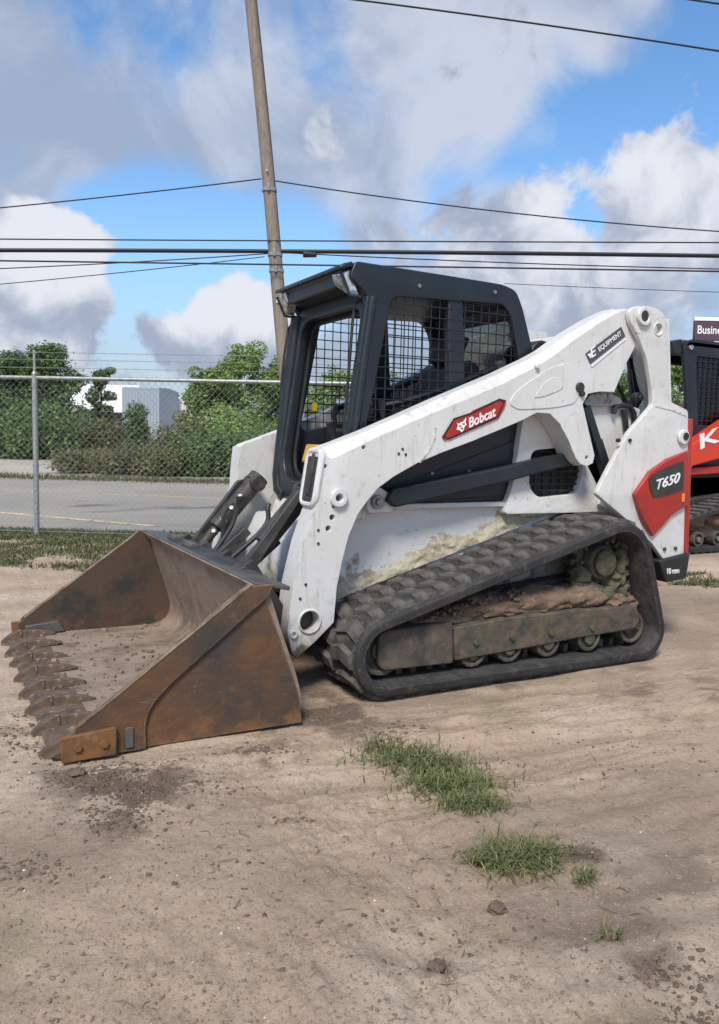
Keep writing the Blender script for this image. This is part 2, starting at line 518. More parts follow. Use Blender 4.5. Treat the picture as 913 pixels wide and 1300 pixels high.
def link(name, me, material, parent=None, origin=None):
    """me holds world coordinates; the object's origin goes to its parent's base, or to origin"""
    base = wloc(parent) if parent is not None else Vector(origin or (0, 0, 0))
    if base.length > 0:
        me.transform(Matrix.Translation(-base))
    me.materials.clear()
    me.materials.append(material)
    o = bpy.data.objects.new(name, me)
    COL.objects.link(o)
    if parent is not None:
        o.parent = parent
    else:
        o.location = base
    return o


class MB:
    def __init__(s):
        s.v, s.f = [], []

    def add(s, vs, fs):
        n = len(s.v)
        s.v += [tuple(v) for v in vs]
        s.f += [tuple(i + n for i in f) for f in fs]
        return s

    def box(s, c, size, rot=None):
        hx, hy, hz = (d / 2 for d in size)
        vs = [Vector((x, y, z)) for x in (-hx, hx) for y in (-hy, hy) for z in (-hz, hz)]
        if rot is not None:
            vs = [rot @ v for v in vs]
        return s.add([v + Vector(c) for v in vs],
                     [(0, 1, 3, 2), (4, 6, 7, 5), (0, 4, 5, 1), (2, 3, 7, 6), (0, 2, 6, 4), (1, 5, 7, 3)])

    def span(s, lo, hi):
        return s.box([(a + b) / 2 for a, b in zip(lo, hi)], [abs(b - a) for a, b in zip(lo, hi)])

    def beam(s, p0, p1, w, h, up=(0, 1, 0)):
        p0, p1 = Vector(p0), Vector(p1)
        d = p1 - p0
        x = d.normalized()
        y = Vector(up)
        y = (y - x * y.dot(x)).normalized()
        z = x.cross(y)
        return s.box((p0 + p1) / 2, (d.length, w, h), Matrix((x, y, z)).transposed())

    def cyl(s, p0, p1, r, r2=None, seg=20, caps=True):
        p0, p1 = Vector(p0), Vector(p1)
        r2 = r if r2 is None else r2
        q = (p1 - p0).to_track_quat('Z', 'Y')
        ring = [q @ Vector((math.cos(2 * math.pi * k / seg), math.sin(2 * math.pi * k / seg), 0)) for k in range(seg)]
        vs = [p0 + a * r for a in ring] + [p1 + a * r2 for a in ring]
        fs = [(k, (k + 1) % seg, seg + (k + 1) % seg, seg + k) for k in range(seg)]
        if caps:
            fs += [tuple(range(seg - 1, -1, -1)), tuple(range(seg, 2 * seg))]
        return s.add(vs, fs)

    def ring(s, p0, p1, ro, ri, seg=28):
        p0, p1 = Vector(p0), Vector(p1)
        q = (p1 - p0).to_track_quat('Z', 'Y')
        d = [q @ Vector((math.cos(2 * math.pi * k / seg), math.sin(2 * math.pi * k / seg), 0)) for k in range(seg)]
        vs = [p0 + a * ro for a in d] + [p1 + a * ro for a in d] + [p0 + a * ri for a in d] + [p1 + a * ri for a in d]
        fs = []
        for k in range(seg):
            j = (k + 1) % seg
            fs += [(k, j, seg + j, seg + k), (2 * seg + j, 2 * seg + k, 3 * seg + k, 3 * seg + j),
                   (seg + k, seg + j, 3 * seg + j, 3 * seg + k), (j, k, 2 * seg + k, 2 * seg + j)]
        return s.add(vs, fs)

    def tube(s, pts, r, seg=8, closed=False, radii=None):
        pts = [Vector(p) for p in pts]
        n = len(pts)
        vs, fs = [], []
        prev = None
        for i, p in enumerate(pts):
            a = pts[(i - 1) % n] if (closed or i > 0) else p
            b = pts[(i + 1) % n] if (closed or i < n - 1) else p
            t = (b - a).normalized()
            if prev is None:
                h = Vector((0, 0, 1)) if abs(t.z) < .9 else Vector((1, 0, 0))
                u = t.cross(h).normalized()
            else:
                u = (prev - t * prev.dot(t)).normalized()
            prev = u
            w = t.cross(u)
            rr = radii[i] if radii else r
            for k in range(seg):
                an = 2 * math.pi * k / seg
                vs.append(p + (u * math.cos(an) + w * math.sin(an)) * rr)
        m_ = n if closed else n - 1
        for i in range(m_):
            for k in range(seg):
                j = (i + 1) % n
                fs.append((i * seg + k, i * seg + (k + 1) % seg, j * seg + (k + 1) % seg, j * seg + k))
        if not closed:
            fs += [tuple(range(seg - 1, -1, -1)), tuple(range((n - 1) * seg, n * seg))]
        return s.add(vs, fs)

    def loft(s, rings, closed=True, caps=True):
        n = len(rings[0])
        vs = [v for r_ in rings for v in r_]
        fs = []
        for i in range(len(rings) - 1):
            for k in range(n if closed else n - 1):
                j = (k + 1) % n
                fs.append((i * n + k, i * n + j, (i + 1) * n + j, (i + 1) * n + k))
        if caps and closed:
            fs += [tuple(range(n - 1, -1, -1)), tuple(range((len(rings) - 1) * n, len(rings) * n))]
        return s.add(vs, fs)

    def prism(s, poly, y0, y1):
        """polygon in (x, z) pushed along y"""
        return s.loft([[(x, y0, z) for x, z in poly], [(x, y1, z) for x, z in poly]])

    def mesh(s, name, smooth=True, ang=32, fix=True):
        me = bpy.data.meshes.new(name)
        me.from_pydata(s.v, [], s.f)
        if fix:
            bm = bmesh.new()
            bm.from_mesh(me)
            bmesh.ops.recalc_face_normals(bm, faces=bm.faces)
            bm.to_mesh(me)
            bm.free()
        return finish(me, smooth, ang)

    def build(s, name, material, parent=None, bevel=0.0, smooth=True, ang=32, origin=None, seg=2):
        o = link(name, s.mesh(name, smooth, ang), material, parent, origin)
        if bevel:
            b = o.modifiers.new('bevel', 'BEVEL')
            b.width = bevel
            b.segments = seg
            b.limit_method = 'ANGLE'
            b.angle_limit = R(35)
            b.harden_normals = False
        return o


def curve_mesh(name, loops, half, bev=0.0, res=3):
    cu = bpy.data.curves.new(name, 'CURVE')
    cu.dimensions = '2D'
    cu.fill_mode = 'BOTH'
    cu.extrude = max(half - bev, 1e-4)
    cu.bevel_depth = bev
    cu.bevel_resolution = res
    cu.offset = -bev
    for lp in loops:
        sp = cu.splines.new('POLY')
        sp.points.add(len(lp) - 1)
        for p, (a, b) in zip(sp.points, lp):
            p.co = (a, b, 0, 1)
        sp.use_cyclic_u = True
    o = bpy.data.objects.new(name, cu)
    COL.objects.link(o)
    me = bpy.data.meshes.new_from_object(o.evaluated_get(bpy.context.evaluated_depsgraph_get()))
    bpy.data.objects.remove(o)
    bpy.data.curves.remove(cu)
    return me


def plate(name, outer, holes, y0, y1, material, parent, bev=0.004, flip='xz', shear=None):
    """plate with real holes, outline in (x, z) between y0 and y1; flip='yz': outline in (y, z), thickness along x"""
    bpy.context.view_layer.update()
    me = curve_mesh(name, [outer] + list(holes), abs(y1 - y0) / 2, bev)
    mid = (y0 + y1) / 2
    n = len(me.vertices)
    co = np.empty(n * 3)
    me.vertices.foreach_get('co', co)
    co = co.reshape(-1, 3)
    if flip == 'xz':
        out = np.stack([co[:, 0], co[:, 2] + mid, co[:, 1]], 1)
    else:
        out = np.stack([co[:, 2] + mid, co[:, 0], co[:, 1]], 1)
    if shear:
        out[:, 0] += shear(out[:, 2])
    me.vertices.foreach_set('co', out.ravel())
    bm = bmesh.new(); bm.from_mesh(me)
    bmesh.ops.remove_doubles(bm, verts=bm.verts, dist=1e-5)
    bmesh.ops.recalc_face_normals(bm, faces=bm.faces)
    bm.to_mesh(me); bm.free()
    finish(me, True, 40)
    return link(name, me, material, parent)


def rounded(poly, r, seg=5):
    """round the corners of a polygon; r a number or one per corner"""
    out = []
    n = len(poly)
    rs = r if isinstance(r, (list, tuple)) else [r] * n
    for i in range(n):
        p = Vector(poly[i]); a = Vector(poly[i - 1]); b = Vector(poly[(i + 1) % n])
        d0, d1 = (a - p), (b - p)
        k = min(rs[i], d0.length * .48, d1.length * .48)
        if k < 1e-4:
            out.append(tuple(p)); continue
        s, e = p + d0.normalized() * k, p + d1.normalized() * k
        for j in range(seg + 1):
            t = j / seg
            out.append(tuple(s * (1 - t) ** 2 + p * 2 * t * (1 - t) + e * t * t))
    return out


def circle(c, r, seg=24):
    return [(c[0] + r * math.cos(2 * math.pi * k / seg), c[1] + r * math.sin(2 * math.pi * k / seg)) for k in range(seg)]


def text(name, body, origin, ex, ey, width, material, parent, height=None, depth=0.002, bold=0.0, shear=0.0, space=1.0):
    """flat lettering: starts at origin, runs along ex, rises along ey"""
    cu = bpy.data.curves.new(name, 'FONT')
    cu.body = body
    cu.extrude = depth
    cu.offset = bold
    cu.shear = shear
    cu.space_character = space
    o = bpy.data.objects.new(name, cu)
    COL.objects.link(o)
    bpy.context.view_layer.update()
    me = bpy.data.meshes.new_from_object(o.evaluated_get(bpy.context.evaluated_depsgraph_get()))
    bpy.data.objects.remove(o)
    n = len(me.vertices)
    co = np.empty(n * 3); me.vertices.foreach_get('co', co); co = co.reshape(-1, 3)
    lo, hi = co.min(0), co.max(0)
    sx = width / (hi[0] - lo[0])
    sy = (height / (hi[1] - lo[1])) if height else sx
    ex, ey = Vector(ex).normalized(), Vector(ey).normalized()
    ez = ex.cross(ey)
    A = np.array([ex, ey, ez])
    loc = np.stack([(co[:, 0] - lo[0]) * sx, (co[:, 1] - lo[1]) * sy, co[:, 2]], 1)
    me.vertices.foreach_set('co', (loc @ A + np.array(origin)).ravel())
    return link(name, me, material, parent)


def boolean(o, cutters):
    """cut real holes: cutters is an MB of closed solids in the object's own space"""
    cm = cutters.mesh('cutter', False)
    c = bpy.data.objects.new('cutter', cm)
    COL.objects.link(c)
    md = o.modifiers.new('cut', 'BOOLEAN')
    md.object = c
    md.operation = 'DIFFERENCE'
    md.solver = 'EXACT'
    bpy.context.view_layer.update()
    me = bpy.data.meshes.new_from_object(o.evaluated_get(bpy.context.evaluated_depsgraph_get()))
    mats = list(o.data.materials)
    o.modifiers.clear()
    o.data = me
    me.materials.clear()
    for a in mats:
        me.materials.append(a)
    finish(me, True, 32)
    bpy.data.objects.remove(c)


def vnoise(x, y, seed=0):
    """value noise on numpy arrays"""
    r = np.random.default_rng(seed)
    tab = r.random((256, 256))
    xi, yi = np.floor(x).astype(int), np.floor(y).astype(int)
    fx, fy = x - xi, y - yi
    fx = fx * fx * (3 - 2 * fx); fy = fy * fy * (3 - 2 * fy)
    g = lambda a, b: tab[a % 256, b % 256]
    return (g(xi, yi) * (1 - fx) + g(xi + 1, yi) * fx) * (1 - fy) + (g(xi, yi + 1) * (1 - fx) + g(xi + 1, yi + 1) * fx) * fy


def fbm(x, y, oct_=5, seed=0, gain=.5):
    s, a, t = 0, 1, 0
    for k in range(oct_):
        s = s + a * vnoise(x * 2 ** k + 17.3 * k, y * 2 ** k + 9.1 * k, seed + k)
        t += a
        a *= gain
    return s / t


# ------------------------------------------------------------------ the ground
FENCE_A = on(2, 0, 47, 680)                        # base of the fence post in view
_rail = on(2, 1.80, 366, 485.5)
FDIR = Vector((_rail.x - FENCE_A.x, _rail.y - FENCE_A.y, 0)).normalized()   # along the fence, to the right
FNRM = Vector((FDIR.y, -FDIR.x, 0))
if FNRM.dot(Vector((FW.x, FW.y, 0))) < 0:
    FNRM = -FNRM                                   # away from the camera


def smooth01(x, a, b):
    t = np.clip((x - a) / (b - a), 0, 1)
    return t * t * (3 - 2 * t)


SPOTS = [tuple(on(2, 0, a, b)[:2]) + (r_, w) for a, b, r_, w in
         [(165, 1000, .24, .62), (110, 985, .2, .5), (150, 1045, .16, .42), (20, 930, .22, .4), (330, 955, .20, .45), (40, 1110, .3, .2),
          (640, 870, .5, .3), (860, 880, .8, .35), (740, 1080, .12, .5), (850, 1230, .2, .4), (560, 1225, .05, .5), (880, 1290, .2, .5), (420, 900, .4, .5)]]


def ground_h(x, y):
    """height and soil darkness at x, y"""
    dfence = (x - FENCE_A.x) * FNRM.x + (y - FENCE_A.y) * FNRM.y
    near = 1 - smooth01(dfence, -1.0, 0.2)
    r = np.hypot(x - .5, y - 1.0)
    amp = near * (1 - smooth01(r, 9, 16))
    big = (fbm(x * .55 + 40, y * .55 + 40, 3, 3) - .5) * .05
    med = (fbm(x * 2.2 + 11, y * 2.2 + 31, 4, 21) - .5) * .030
    # ridges churned by tracks, running along the machine
    rid = fbm(x * .9 + 3, (y + .16 * x) * 6.5 + 60, 5, 33, .6)
    rmask = np.maximum(smooth01(fbm(x * .5 + 70, y * .5 + 20, 2, 5), .42, .62), np.maximum(smooth01(-x, .2, 2.2) * smooth01(y, .6, 1.2), smooth01(-y, .6, 1.6)) * .9)
    fin = (fbm(x * 11 + 5, y * 11 + 9, 5, 44, .65) - .5) * .034
    loose = smooth01(fbm(x * 1.6 + 33, y * 1.6 + 71, 3, 150), .42, .66)
    fin = fin * (.6 + .9 * loose)
    h = (big + med * (.5 + rmask) + (rid - .5) * .085 * rmask + fin) * amp
    dark = smooth01(fbm(x * .9 + 22, y * .9 + 5, 5, 55, .6), .50, .70) * .40
    dark = dark + (1 - smooth01(rid, .3, .5)) * rmask * .35
    for sx, sy, sr, w in SPOTS:
        g = np.exp(-((x - sx) ** 2 + (y - sy) ** 2) / (sr * sr)) * w
        k = smooth01(fbm(x * 7 + sx, y * 7 + sy, 4, 66, .6) + g * .55, .62, .86) * np.minimum(g * 2.2, 1)
        dark = np.maximum(dark, k)
        h = h + amp * g * (fbm(x * 26, y * 26, 3, 77, .6) - .42) * .045
    # keep the soil under the tracks and the bucket at the level they stand on
    mach = (smooth01(x, -2.1, -1.7) - smooth01(x, 1.35, 1.7)) * (1 - smooth01(np.abs(y), .85, 1.25))
    h = h * (1 - .75 * mach) - .008 * mach
    return h, np.clip(dark, 0, 1)


def axis(c, near, far, n, fine):
    t = np.linspace(-1, 1, n)
    a = np.sinh(t * fine) / np.sinh(fine)
    return c + a * far


n_g = 720
gx = axis(0.9, 0, 600, n_g, 8.6)
gy = axis(1.4, 0, 600, n_g, 8.6)
X, Y = np.meshgrid(gx, gy, indexing='ij')
H, DK = ground_h(X, Y)
verts = np.stack([X, Y, H], -1).reshape(-1, 3)
idx = np.arange(n_g * n_g).reshape(n_g, n_g)
quads = np.stack([idx[:-1, :-1], idx[1:, :-1], idx[1:, 1:], idx[:-1, 1:]], -1).reshape(-1, 4)
me = bpy.data.meshes.new('ground')
me.vertices.add(len(verts)); me.vertices.foreach_set('co', verts.ravel())
me.loops.add(quads.size); me.loops.foreach_set('vertex_index', quads.ravel())
me.polygons.add(len(quads)); me.polygons.foreach_set('loop_start', np.arange(0, quads.size, 4))
me.update(calc_edges=True)
light_c = np.array([.50, .375, .268]); dark_c = np.array([.150, .103, .072]); pale_c = np.array([.58, .455, .34])
p_ = smooth01(fbm(X * 1.4 + 90, Y * 1.4 + 14, 4, 88), .45, .7)
yel = smooth01(fbm(X * 2.4 + 50, Y * 2.4 + 44, 3, 99), .68, .78)
colr = light_c + (pale_c - light_c) * p_[..., None]
colr = colr + (np.array([.36, .29, .18]) - colr) * (yel * .6)[..., None]
colr = colr + (dark_c - colr) * DK[..., None]
at_ = me.color_attributes.new('soil', 'FLOAT_COLOR', 'POINT')
at_.data.foreach_set('color', np.concatenate([colr.reshape(-1, 3), np.ones((n_g * n_g, 1))], 1).ravel())
me.shade_smooth()
g_ = link('ground', me, M['ground'])
tag(g_, 'bare sandy dirt yard churned by tracks', 'ground', kind='structure')


def fpt(s, d, z=0.0):
    """a point s metres along the fence from the post in view and d metres beyond it"""
    return Vector((FENCE_A.x + FDIR.x * s + FNRM.x * d, FENCE_A.y + FDIR.y * s + FNRM.y * d, z))


def sheet(name, pts, z, material, label, cat=None, kind='structure'):
    mb = MB()
    mb.add([(p.x, p.y, z) for p in pts], [tuple(range(len(pts)))])
    o = mb.build(name, material, None, smooth=False)
    tag(o, label, cat, kind=kind)
    if o.data.polygons[0].normal.z < 0:
        o.data.flip_normals()
    return o


sheet('road', [fpt(-60, .55), fpt(80, .55), fpt(80, 10.4), fpt(-60, 10.4)], .006, M['asphalt'], 'grey asphalt lot beyond the chain link fence', 'road')
sheet('pavement', [fpt(-60, 10.9), fpt(80, 10.9), fpt(80, 34), fpt(-60, 34)], .004, M['pavement'], 'pale dusty concrete strip in front of the trees', 'pavement')


def stripe(a, b, w):
    p, q = on(2, 0, *a), on(2, 0, *b)
    d = (q - p).normalized()
    n = Vector((-d.y, d.x, 0)) * w / 2
    return [p - n, q - n, q + n, p + n]


mk1 = sheet('painted_line', stripe((-60, 646), (200, 669), .13), .010, M['line'], 'faded painted line on the asphalt nearest the fence', 'road line')
mk2 = sheet('painted_line', stripe((135, 628), (520, 642), .09), .010, M['line'], 'faded painted line farther out on the asphalt', 'road line')

# ------------------------------------------------------------------ the track loader
LOADER = thing('track_loader', 'white compact track loader with dark cab and rusty toothed bucket', 'track loader')
AW, AI = .62, .48                     # outer and inner face of a lift arm
PX = xz


def mirror_copy(o, parent=None):
    """the same part on the other side of the machine"""
    c = o.copy()
    c.data = o.data.copy()
    c.data.transform(Matrix.Scale(-1, 4, (0, 1, 0)))
    c.data.flip_normals()
    COL.objects.link(c)
    c.parent = parent if parent is not None else o.parent
    for ch in [k for k in o.children]:
        mirror_copy(ch, c)
    return c


# --- chassis
ch_poly = [(.10, .30), (.16, .42), (.16, .70), (.06, .865), (-1.06, .865), (-1.06, .90), (-2.06, .90), (-2.08, .42), (-1.95, .30)]
chassis = MB().prism(ch_poly, -.405, .405).build('chassis', M['white_mud'], LOADER, bevel=.012)
MB().span((-1.0, .4053, .845), (.06, .452, .872)).build('chassis_rail', M['white'], LOADER, bevel=.004)
MB().span((-.06, .400, .800), (.07, .462, .868)).build('step_plate', M['white'], LOADER, bevel=.006)
# white lug and pin behind the lower arm
lug = rounded(PX(.47, [(462, 652), (463, 630), (476, 616), (492, 626), (497, 650)]), .03)
MB().prism(lug, .40, .50).build('link_lug', M['white'], LOADER, bevel=.006)
p = on(1, .5, 478, 637)
MB().cyl((p.x, .50, p.z), (p.x, .525, p.z), .035).cyl((p.x, .525, p.z), (p.x, .54, p.z), .02, seg=6).build('link_pin', M['steel'], LOADER, bevel=.003)
# rear side frame with the engine opening
out_p = PX(.47, [(664, 530), (700, 515), (745, 590), (775, 650), (640, 653), (652, 610)])
hole_p = rounded(PX(.47, [(674, 572), (736, 566), (741, 596), (733, 627), (682, 632), (671, 618)]), .05)
plate('side_frame', rounded(out_p, .03), [hole_p], .40, .475, M['white_mud'], LOADER, .005)
gb = MB()
gx0, gz0 = np.array(hole_p).min(0) - .02
gx1, gz1 = np.array(hole_p).max(0) + .02
MB().span((gx0, .415, gz0), (gx1, .425, gz1)).build('grille_back', M['black'], LOADER)
for k in range(9):
    z = gz0 + (gz1 - gz0) * (k + .5) / 9
    gb.box(((gx0 + gx1) / 2, .438, z), (gx1 - gx0, .012, .010), Matrix.Rotation(R(25), 3, 'X'))
for k in range(7):
    x = gx0 + (gx1 - gx0) * (k + .5) / 7
    gb.box((x, .434, (gz0 + gz1) / 2), (.006, .006, gz1 - gz0))
gb.build('engine_grille', M['grime'], LOADER)
# engine block behind the cab and the rear door
MB().prism([(-1.10, .905), (-1.10, 1.20), (-1.30, 1.34), (-2.02, 1.34), (-2.10, 1.20), (-2.10, .905)], -.43, .40).build('engine_cover', M['black'], LOADER, bevel=.02)
rd = MB()
rd.prism([(-2.12, .48), (-2.12, 1.36), (-2.155, 1.36), (-2.185, .50)], -.655, .655)
rd.build('rear_door', M['red'], LOADER, bevel=.008)
bp_ = PX(.69, [(838, 712), (877, 702), (872, 735), (846, 740)])
MB().prism(bp_, -.69, .69).build('rear_bumper', M['black'], LOADER, bevel=.012)
q = on(1, .692, 847, 729)
text('bumper_lettering', '10 mm', (q.x, .692, q.z), (-1, 0, 0), (0, 0, 1), .10, M['print_white'], LOADER, height=.035, bold=.01)

# --- rear uprights
TW = .66
tw_px = [(799, 394), (806, 389), (822, 388), (838, 393), (847, 404), (849, 440), (849, 480), (850, 509), (874, 521), (874, 560), (870, 640), (868, 714),
         (845, 714), (828, 690), (790, 655), (757, 627), (776, 590), (798, 550), (829, 514), (828, 494), (824, 469), (821, 454), (812, 430), (801, 409)]
tw = PX(TW, tw_px)
tower = plate('rear_upright', rounded(tw, [.03, .02, .03, .03, .04] + [.02] * 19, 3),
              [circle(PX(TW, [(836, 418)])[0], .030)], TW - .035, TW, M['white'], LOADER, .006)
ti = PX(.50, [(800, 400), (806, 396), (836, 400), (842, 480), (850, 520), (852, 700), (760, 640), (790, 560), (818, 508), (812, 488), (806, 460), (805, 435)])
t_in = plate('upright_inner_plate', ti, [], .485, .505, M['white'], LOADER, .003)
web_p = PX(.58, [(822, 430), (838, 505), (834, 512), (818, 440)])
web = MB().prism(PX(.6, [(846, 405), (849, 512), (843, 512), (840, 410)]), .507, .623).build('upright_web', M['white'], LOADER, bevel=.003)
tower_side = MB()
for c_ in (tower, t_in, web):
    mirror_copy(c_)
p = on(1, TW, 816, 402)
pivot = MB().ring((p.x, TW, p.z), (p.x, TW + .022, p.z), .052, .030).build('pivot_collar', M['white'], LOADER, bevel=.004)
pin = MB().cyl((p.x, .44, p.z), (p.x, TW + .016, p.z), .0295).build('pivot_pin', M['grime'], LOADER, bevel=.003)
p = on(1, TW, 836, 418)
hr = MB().ring((p.x, TW - .02, p.z), (p.x, TW + .004, p.z), .040, .031).build('hole_collar', M['white'], LOADER, bevel=.003)
for o in (pivot, pin, hr):
    mirror_copy(o)
# rear light on the near upright
p = on(1, TW, 866, 555)
MB().cyl((p.x, TW, p.z), (p.x, TW + .02, p.z), .045).build('rear_lamp_housing', M['white'], LOADER, bevel=.006)
MB().cyl((p.x - .006, TW + .02, p.z + .006), (p.x - .006, TW + .03, p.z + .006), .022).build('rear_lamp', M['black'], LOADER, bevel=.004)
# bolts on the upright
for a, b in [(857, 696), (843, 697), (866, 640), (785, 559), (799, 559)]:
    p = on(1, TW, a, b)
    MB().cyl((p.x, TW - .01, p.z), (p.x, TW + .010, p.z), .011, seg=8).build('bolt_head', M['grime'], LOADER)

# --- red side panel with the model plate
red_px = [(802, 627), (822, 598), (845, 582), (873, 571), (872, 640), (852, 652), (838, 668), (826, 681), (813, 662), (807, 645)]
rp = MB()
pl0, pl1 = PX(TW + .002, red_px), PX(TW + .034, [(806, 627), (825, 601), (846, 586), (870, 575), (869, 637), (850, 648), (836, 662), (826, 674), (817, 658), (811, 643)])
rp.loft([[(x, TW + .002, z) for x, z in pl0], [(x, TW + .020, z) for x, z in pl0], [(x, TW + .034, z) for x, z in pl1]])
panel = rp.build('side_panel', M['red'], LOADER, bevel=.004)
dk = PX(TW + .04, [(824, 606), (838, 597), (869, 585), (868, 622), (846, 629), (830, 632), (826, 622)])
MB().prism(rounded(dk, .015), TW + .030, TW + .040).build('model_plate', M['label_dark'], panel, bevel=.003)
q, e = on(1, TW + .042, 833, 622), on(1, TW + .042, 863, 612)
text('model_lettering', 'T650', q, (e - q), (0.0, 0, 1), (e - q).length, M['print_white'], panel, height=.058, bold=.012, shear=.25)
p = on(1, TW + .036, 868, 632)
MB().box((p.x + .004, TW + .036, p.z), (.02, .01, .05)).build('reflector', M['orange_lens'], panel, bevel=.003)

# --- link plate, hose and hydraulics between arm and upright
lp = PX(.52, [(742, 520), (760, 506), (783, 510), (812, 520), (800, 548), (776, 600), (766, 590), (752, 545)])
MB().prism(rounded(lp, .02), .50, .535).build('link_plate', M['white'], LOADER, bevel=.005)
cov = PX(.56, [(740, 512), (748, 501), (766, 497), (786, 505), (790, 512), (770, 516), (745, 516)])
MB().prism(rounded(cov, .02), .49, .57).build('link_cover', M['steel'], LOADER, bevel=.012)
a, b = on(1, .55, 742, 516), on(1, .55, 771, 606)
MB().beam(a, b, .05, .05).build('lift_cylinder_rod', M['cab'], LOADER, bevel=.006)
a, b = on(1, .53, 757, 560), on(1, .53, 777, 622)
MB().cyl(a, b, .036).build('lift_cylinder', M['cab'], LOADER)
hp = [on(1, .56, *t) for t in [(779, 525), (781, 517), (790, 514), (800, 516), (805, 525), (806, 540), (801, 546), (795, 545), (794, 532), (792, 520)]]
MB().tube(hp, .016, 8).build('hydraulic_hose', M['black'], LOADER)
for a, b, r_ in [((770, 500), (812, 540), .010), ((784, 488), (800, 520), .012), ((800, 470), (806, 520), .010), ((775, 503), (800, 512), .008)]:
    MB().cyl(on(1, .40, *a), on(1, .40, *b), r_, seg=8).build('hydraulic_hose', M['grime'], LOADER)
MB().span((-1.75, -.25, 1.33), (-1.50, .22, 1.50)).build('exhaust_housing', M['black'], LOADER, bevel=.02)
p = on(1, .505, 806, 505)
MB().cyl((p.x, .50, p.z), (p.x, .54, p.z), .03).cyl((p.x, .54, p.z), (p.x, .56, p.z), .018, seg=6).build('hose_fitting', M['grime'], LOADER, bevel=.003)

# --- lift arms
arm_px = [(408, 573), (413, 569), (432, 562), (470, 547), (520, 525), (560, 507), (600, 490), (640, 473), (680, 454), (700, 443), (730, 421), (760, 403), (785, 391), (797, 392),
          (802, 405), (806, 425), (808, 437), (795, 462), (780, 498), (762, 497), (747, 500), (740, 513), (755, 578), (753, 588), (745, 592), (737, 589), (731, 582),
          (720, 555), (710, 537), (698, 525), (682, 524), (660, 535), (600, 560), (560, 575), (530, 588), (500, 605), (480, 620), (468, 634), (455, 652), (443, 680),
          (434, 715), (428, 745), (424, 790), (400, 815), (376, 836), (370, 828), (365, 800), (372, 745), (385, 690), (402, 640), (404, 610)]
# where the upper flange of the arm is folded: the same corners on the outer face
fold = {3: (470, 559), 4: (520, 537), 5: (560, 520), 6: (600, 504), 7: (640, 487), 2: (436, 577), 1: (420, 583), 8: (680, 466), 9: (700, 454), 10: (730, 431), 11: (758, 412),
        12: (780, 399)}
full = PX(AW, arm_px)
face = PX(AW, [fold.get(i, q) for i, q in enumerate(arm_px)])
ab = MB()
ab.loft([[(x, AI, z) for x, z in full], [(x, AW - .04, z) for x, z in full], [(x, AW, z) for x, z in face]])
arm = ab.build('lift_arm', M['white'], LOADER, ang=25)
cut = MB()
for (a, b), r_ in [((393, 789), .050), ((429, 632), .016), ((745, 581), .012), ((413, 592), .010), ((462, 568), .010)]:
    p = on(1, AW, a, b)
    cut.cyl((p.x, AW + .05, p.z), (p.x, AI + .02 if r_ < .04 else AI - .05, p.z), r_, seg=28 if r_ > .03 else 16)
p0, p1 = on(1, AW, 417, 671), on(1, AW, 422, 657)
cut.cyl((p0.x, AW + .05, p0.z), (p0.x, AI + .03, p0.z), .014, seg=12)
cut.cyl((p1.x, AW + .05, p1.z), (p1.x, AI + .03, p1.z), .0141, seg=12)
boolean(arm, cut)
bv = arm.modifiers.new('bevel', 'BEVEL'); bv.width = .007; bv.segments = 2; bv.limit_method = 'ANGLE'; bv.angle_limit = R(40)
dk_in = MB()
for a, b, r_ in [(429, 632, .03), (413, 592, .02), (462, 568, .02), (418, 665, .04)]:
    p = on(1, AW, a, b)
    dk_in.box((p.x, AI + .035, p.z), (r_ * 2, .006, r_ * 2))
# collars
p = on(1, AW, 429, 632)
c1 = MB().ring((p.x, AW, p.z), (p.x, AW + .022, p.z), .045, .018).build('pivot_boss', M['white'], arm, bevel=.006)
p = on(1, AW, 393, 789)
c2 = MB().ring((p.x, AW - .02, p.z), (p.x, AW + .008, p.z), .060, .0495).build('pin_collar', M['white'], arm, bevel=.004)
MB().cyl((p.x, AI + .012, p.z), (p.x, AI + .075, p.z), .047, seg=24).build('dark_hole_plug', M['grime'], arm, bevel=.004)  # dark plug added so the open hole looks shaded inside
p = on(1, AW, 372, 805)
c3 = MB().ring((p.x, AW, p.z), (p.x, AW + .014, p.z), .020, .010).build('grease_boss', M['white'], arm, bevel=.003)
# overlay plates welded onto the arm
ov1 = rounded(PX(AW, [(655, 497), (668, 487), (700, 466), (722, 461), (738, 478), (738, 492), (730, 512), (708, 517), (688, 519), (656, 520), (645, 512)]), .03)
MB().prism(ov1, AW - .004, AW + .0045).build('wear_plate', M['white'], arm, bevel=.002)
ov2 = rounded(PX(AW, [(420, 590), (470, 571), (548, 541), (552, 560), (538, 578), (505, 597), (478, 616), (460, 640), (444, 672), (420, 668), (412, 640)]), .03)
e_ = [(676, 505), (690, 486), (702, 478), (715, 484), (714, 493), (702, 499), (688, 504)]
MB().prism(rounded(PX(AW, e_), .02), AW + .004, AW + .008).build('raised_boss', M['white'], arm, bevel=.003)
for a, b, r_, mm in [(735, 492, .028, 'grime'), (738, 500, .016, 'grime'), (681, 465, .014, 'white')]:
    p = on(1, AW, a, b)
    MB().cyl((p.x, AW - .01, p.z), (p.x, AW + .018, p.z), r_, seg=16).build('pin_head', M[mm], arm, bevel=.004)
for a, b in [(506, 576), (511, 570), (515, 577), (404, 673), (423, 643), (388, 742), (381, 760), (404, 690)]:
    p = on(1, AW, a, b)
    MB().cyl((p.x, AW - .004, p.z), (p.x, AW + .004, p.z), .007, seg=8).build('rivet', M['grime'], arm)
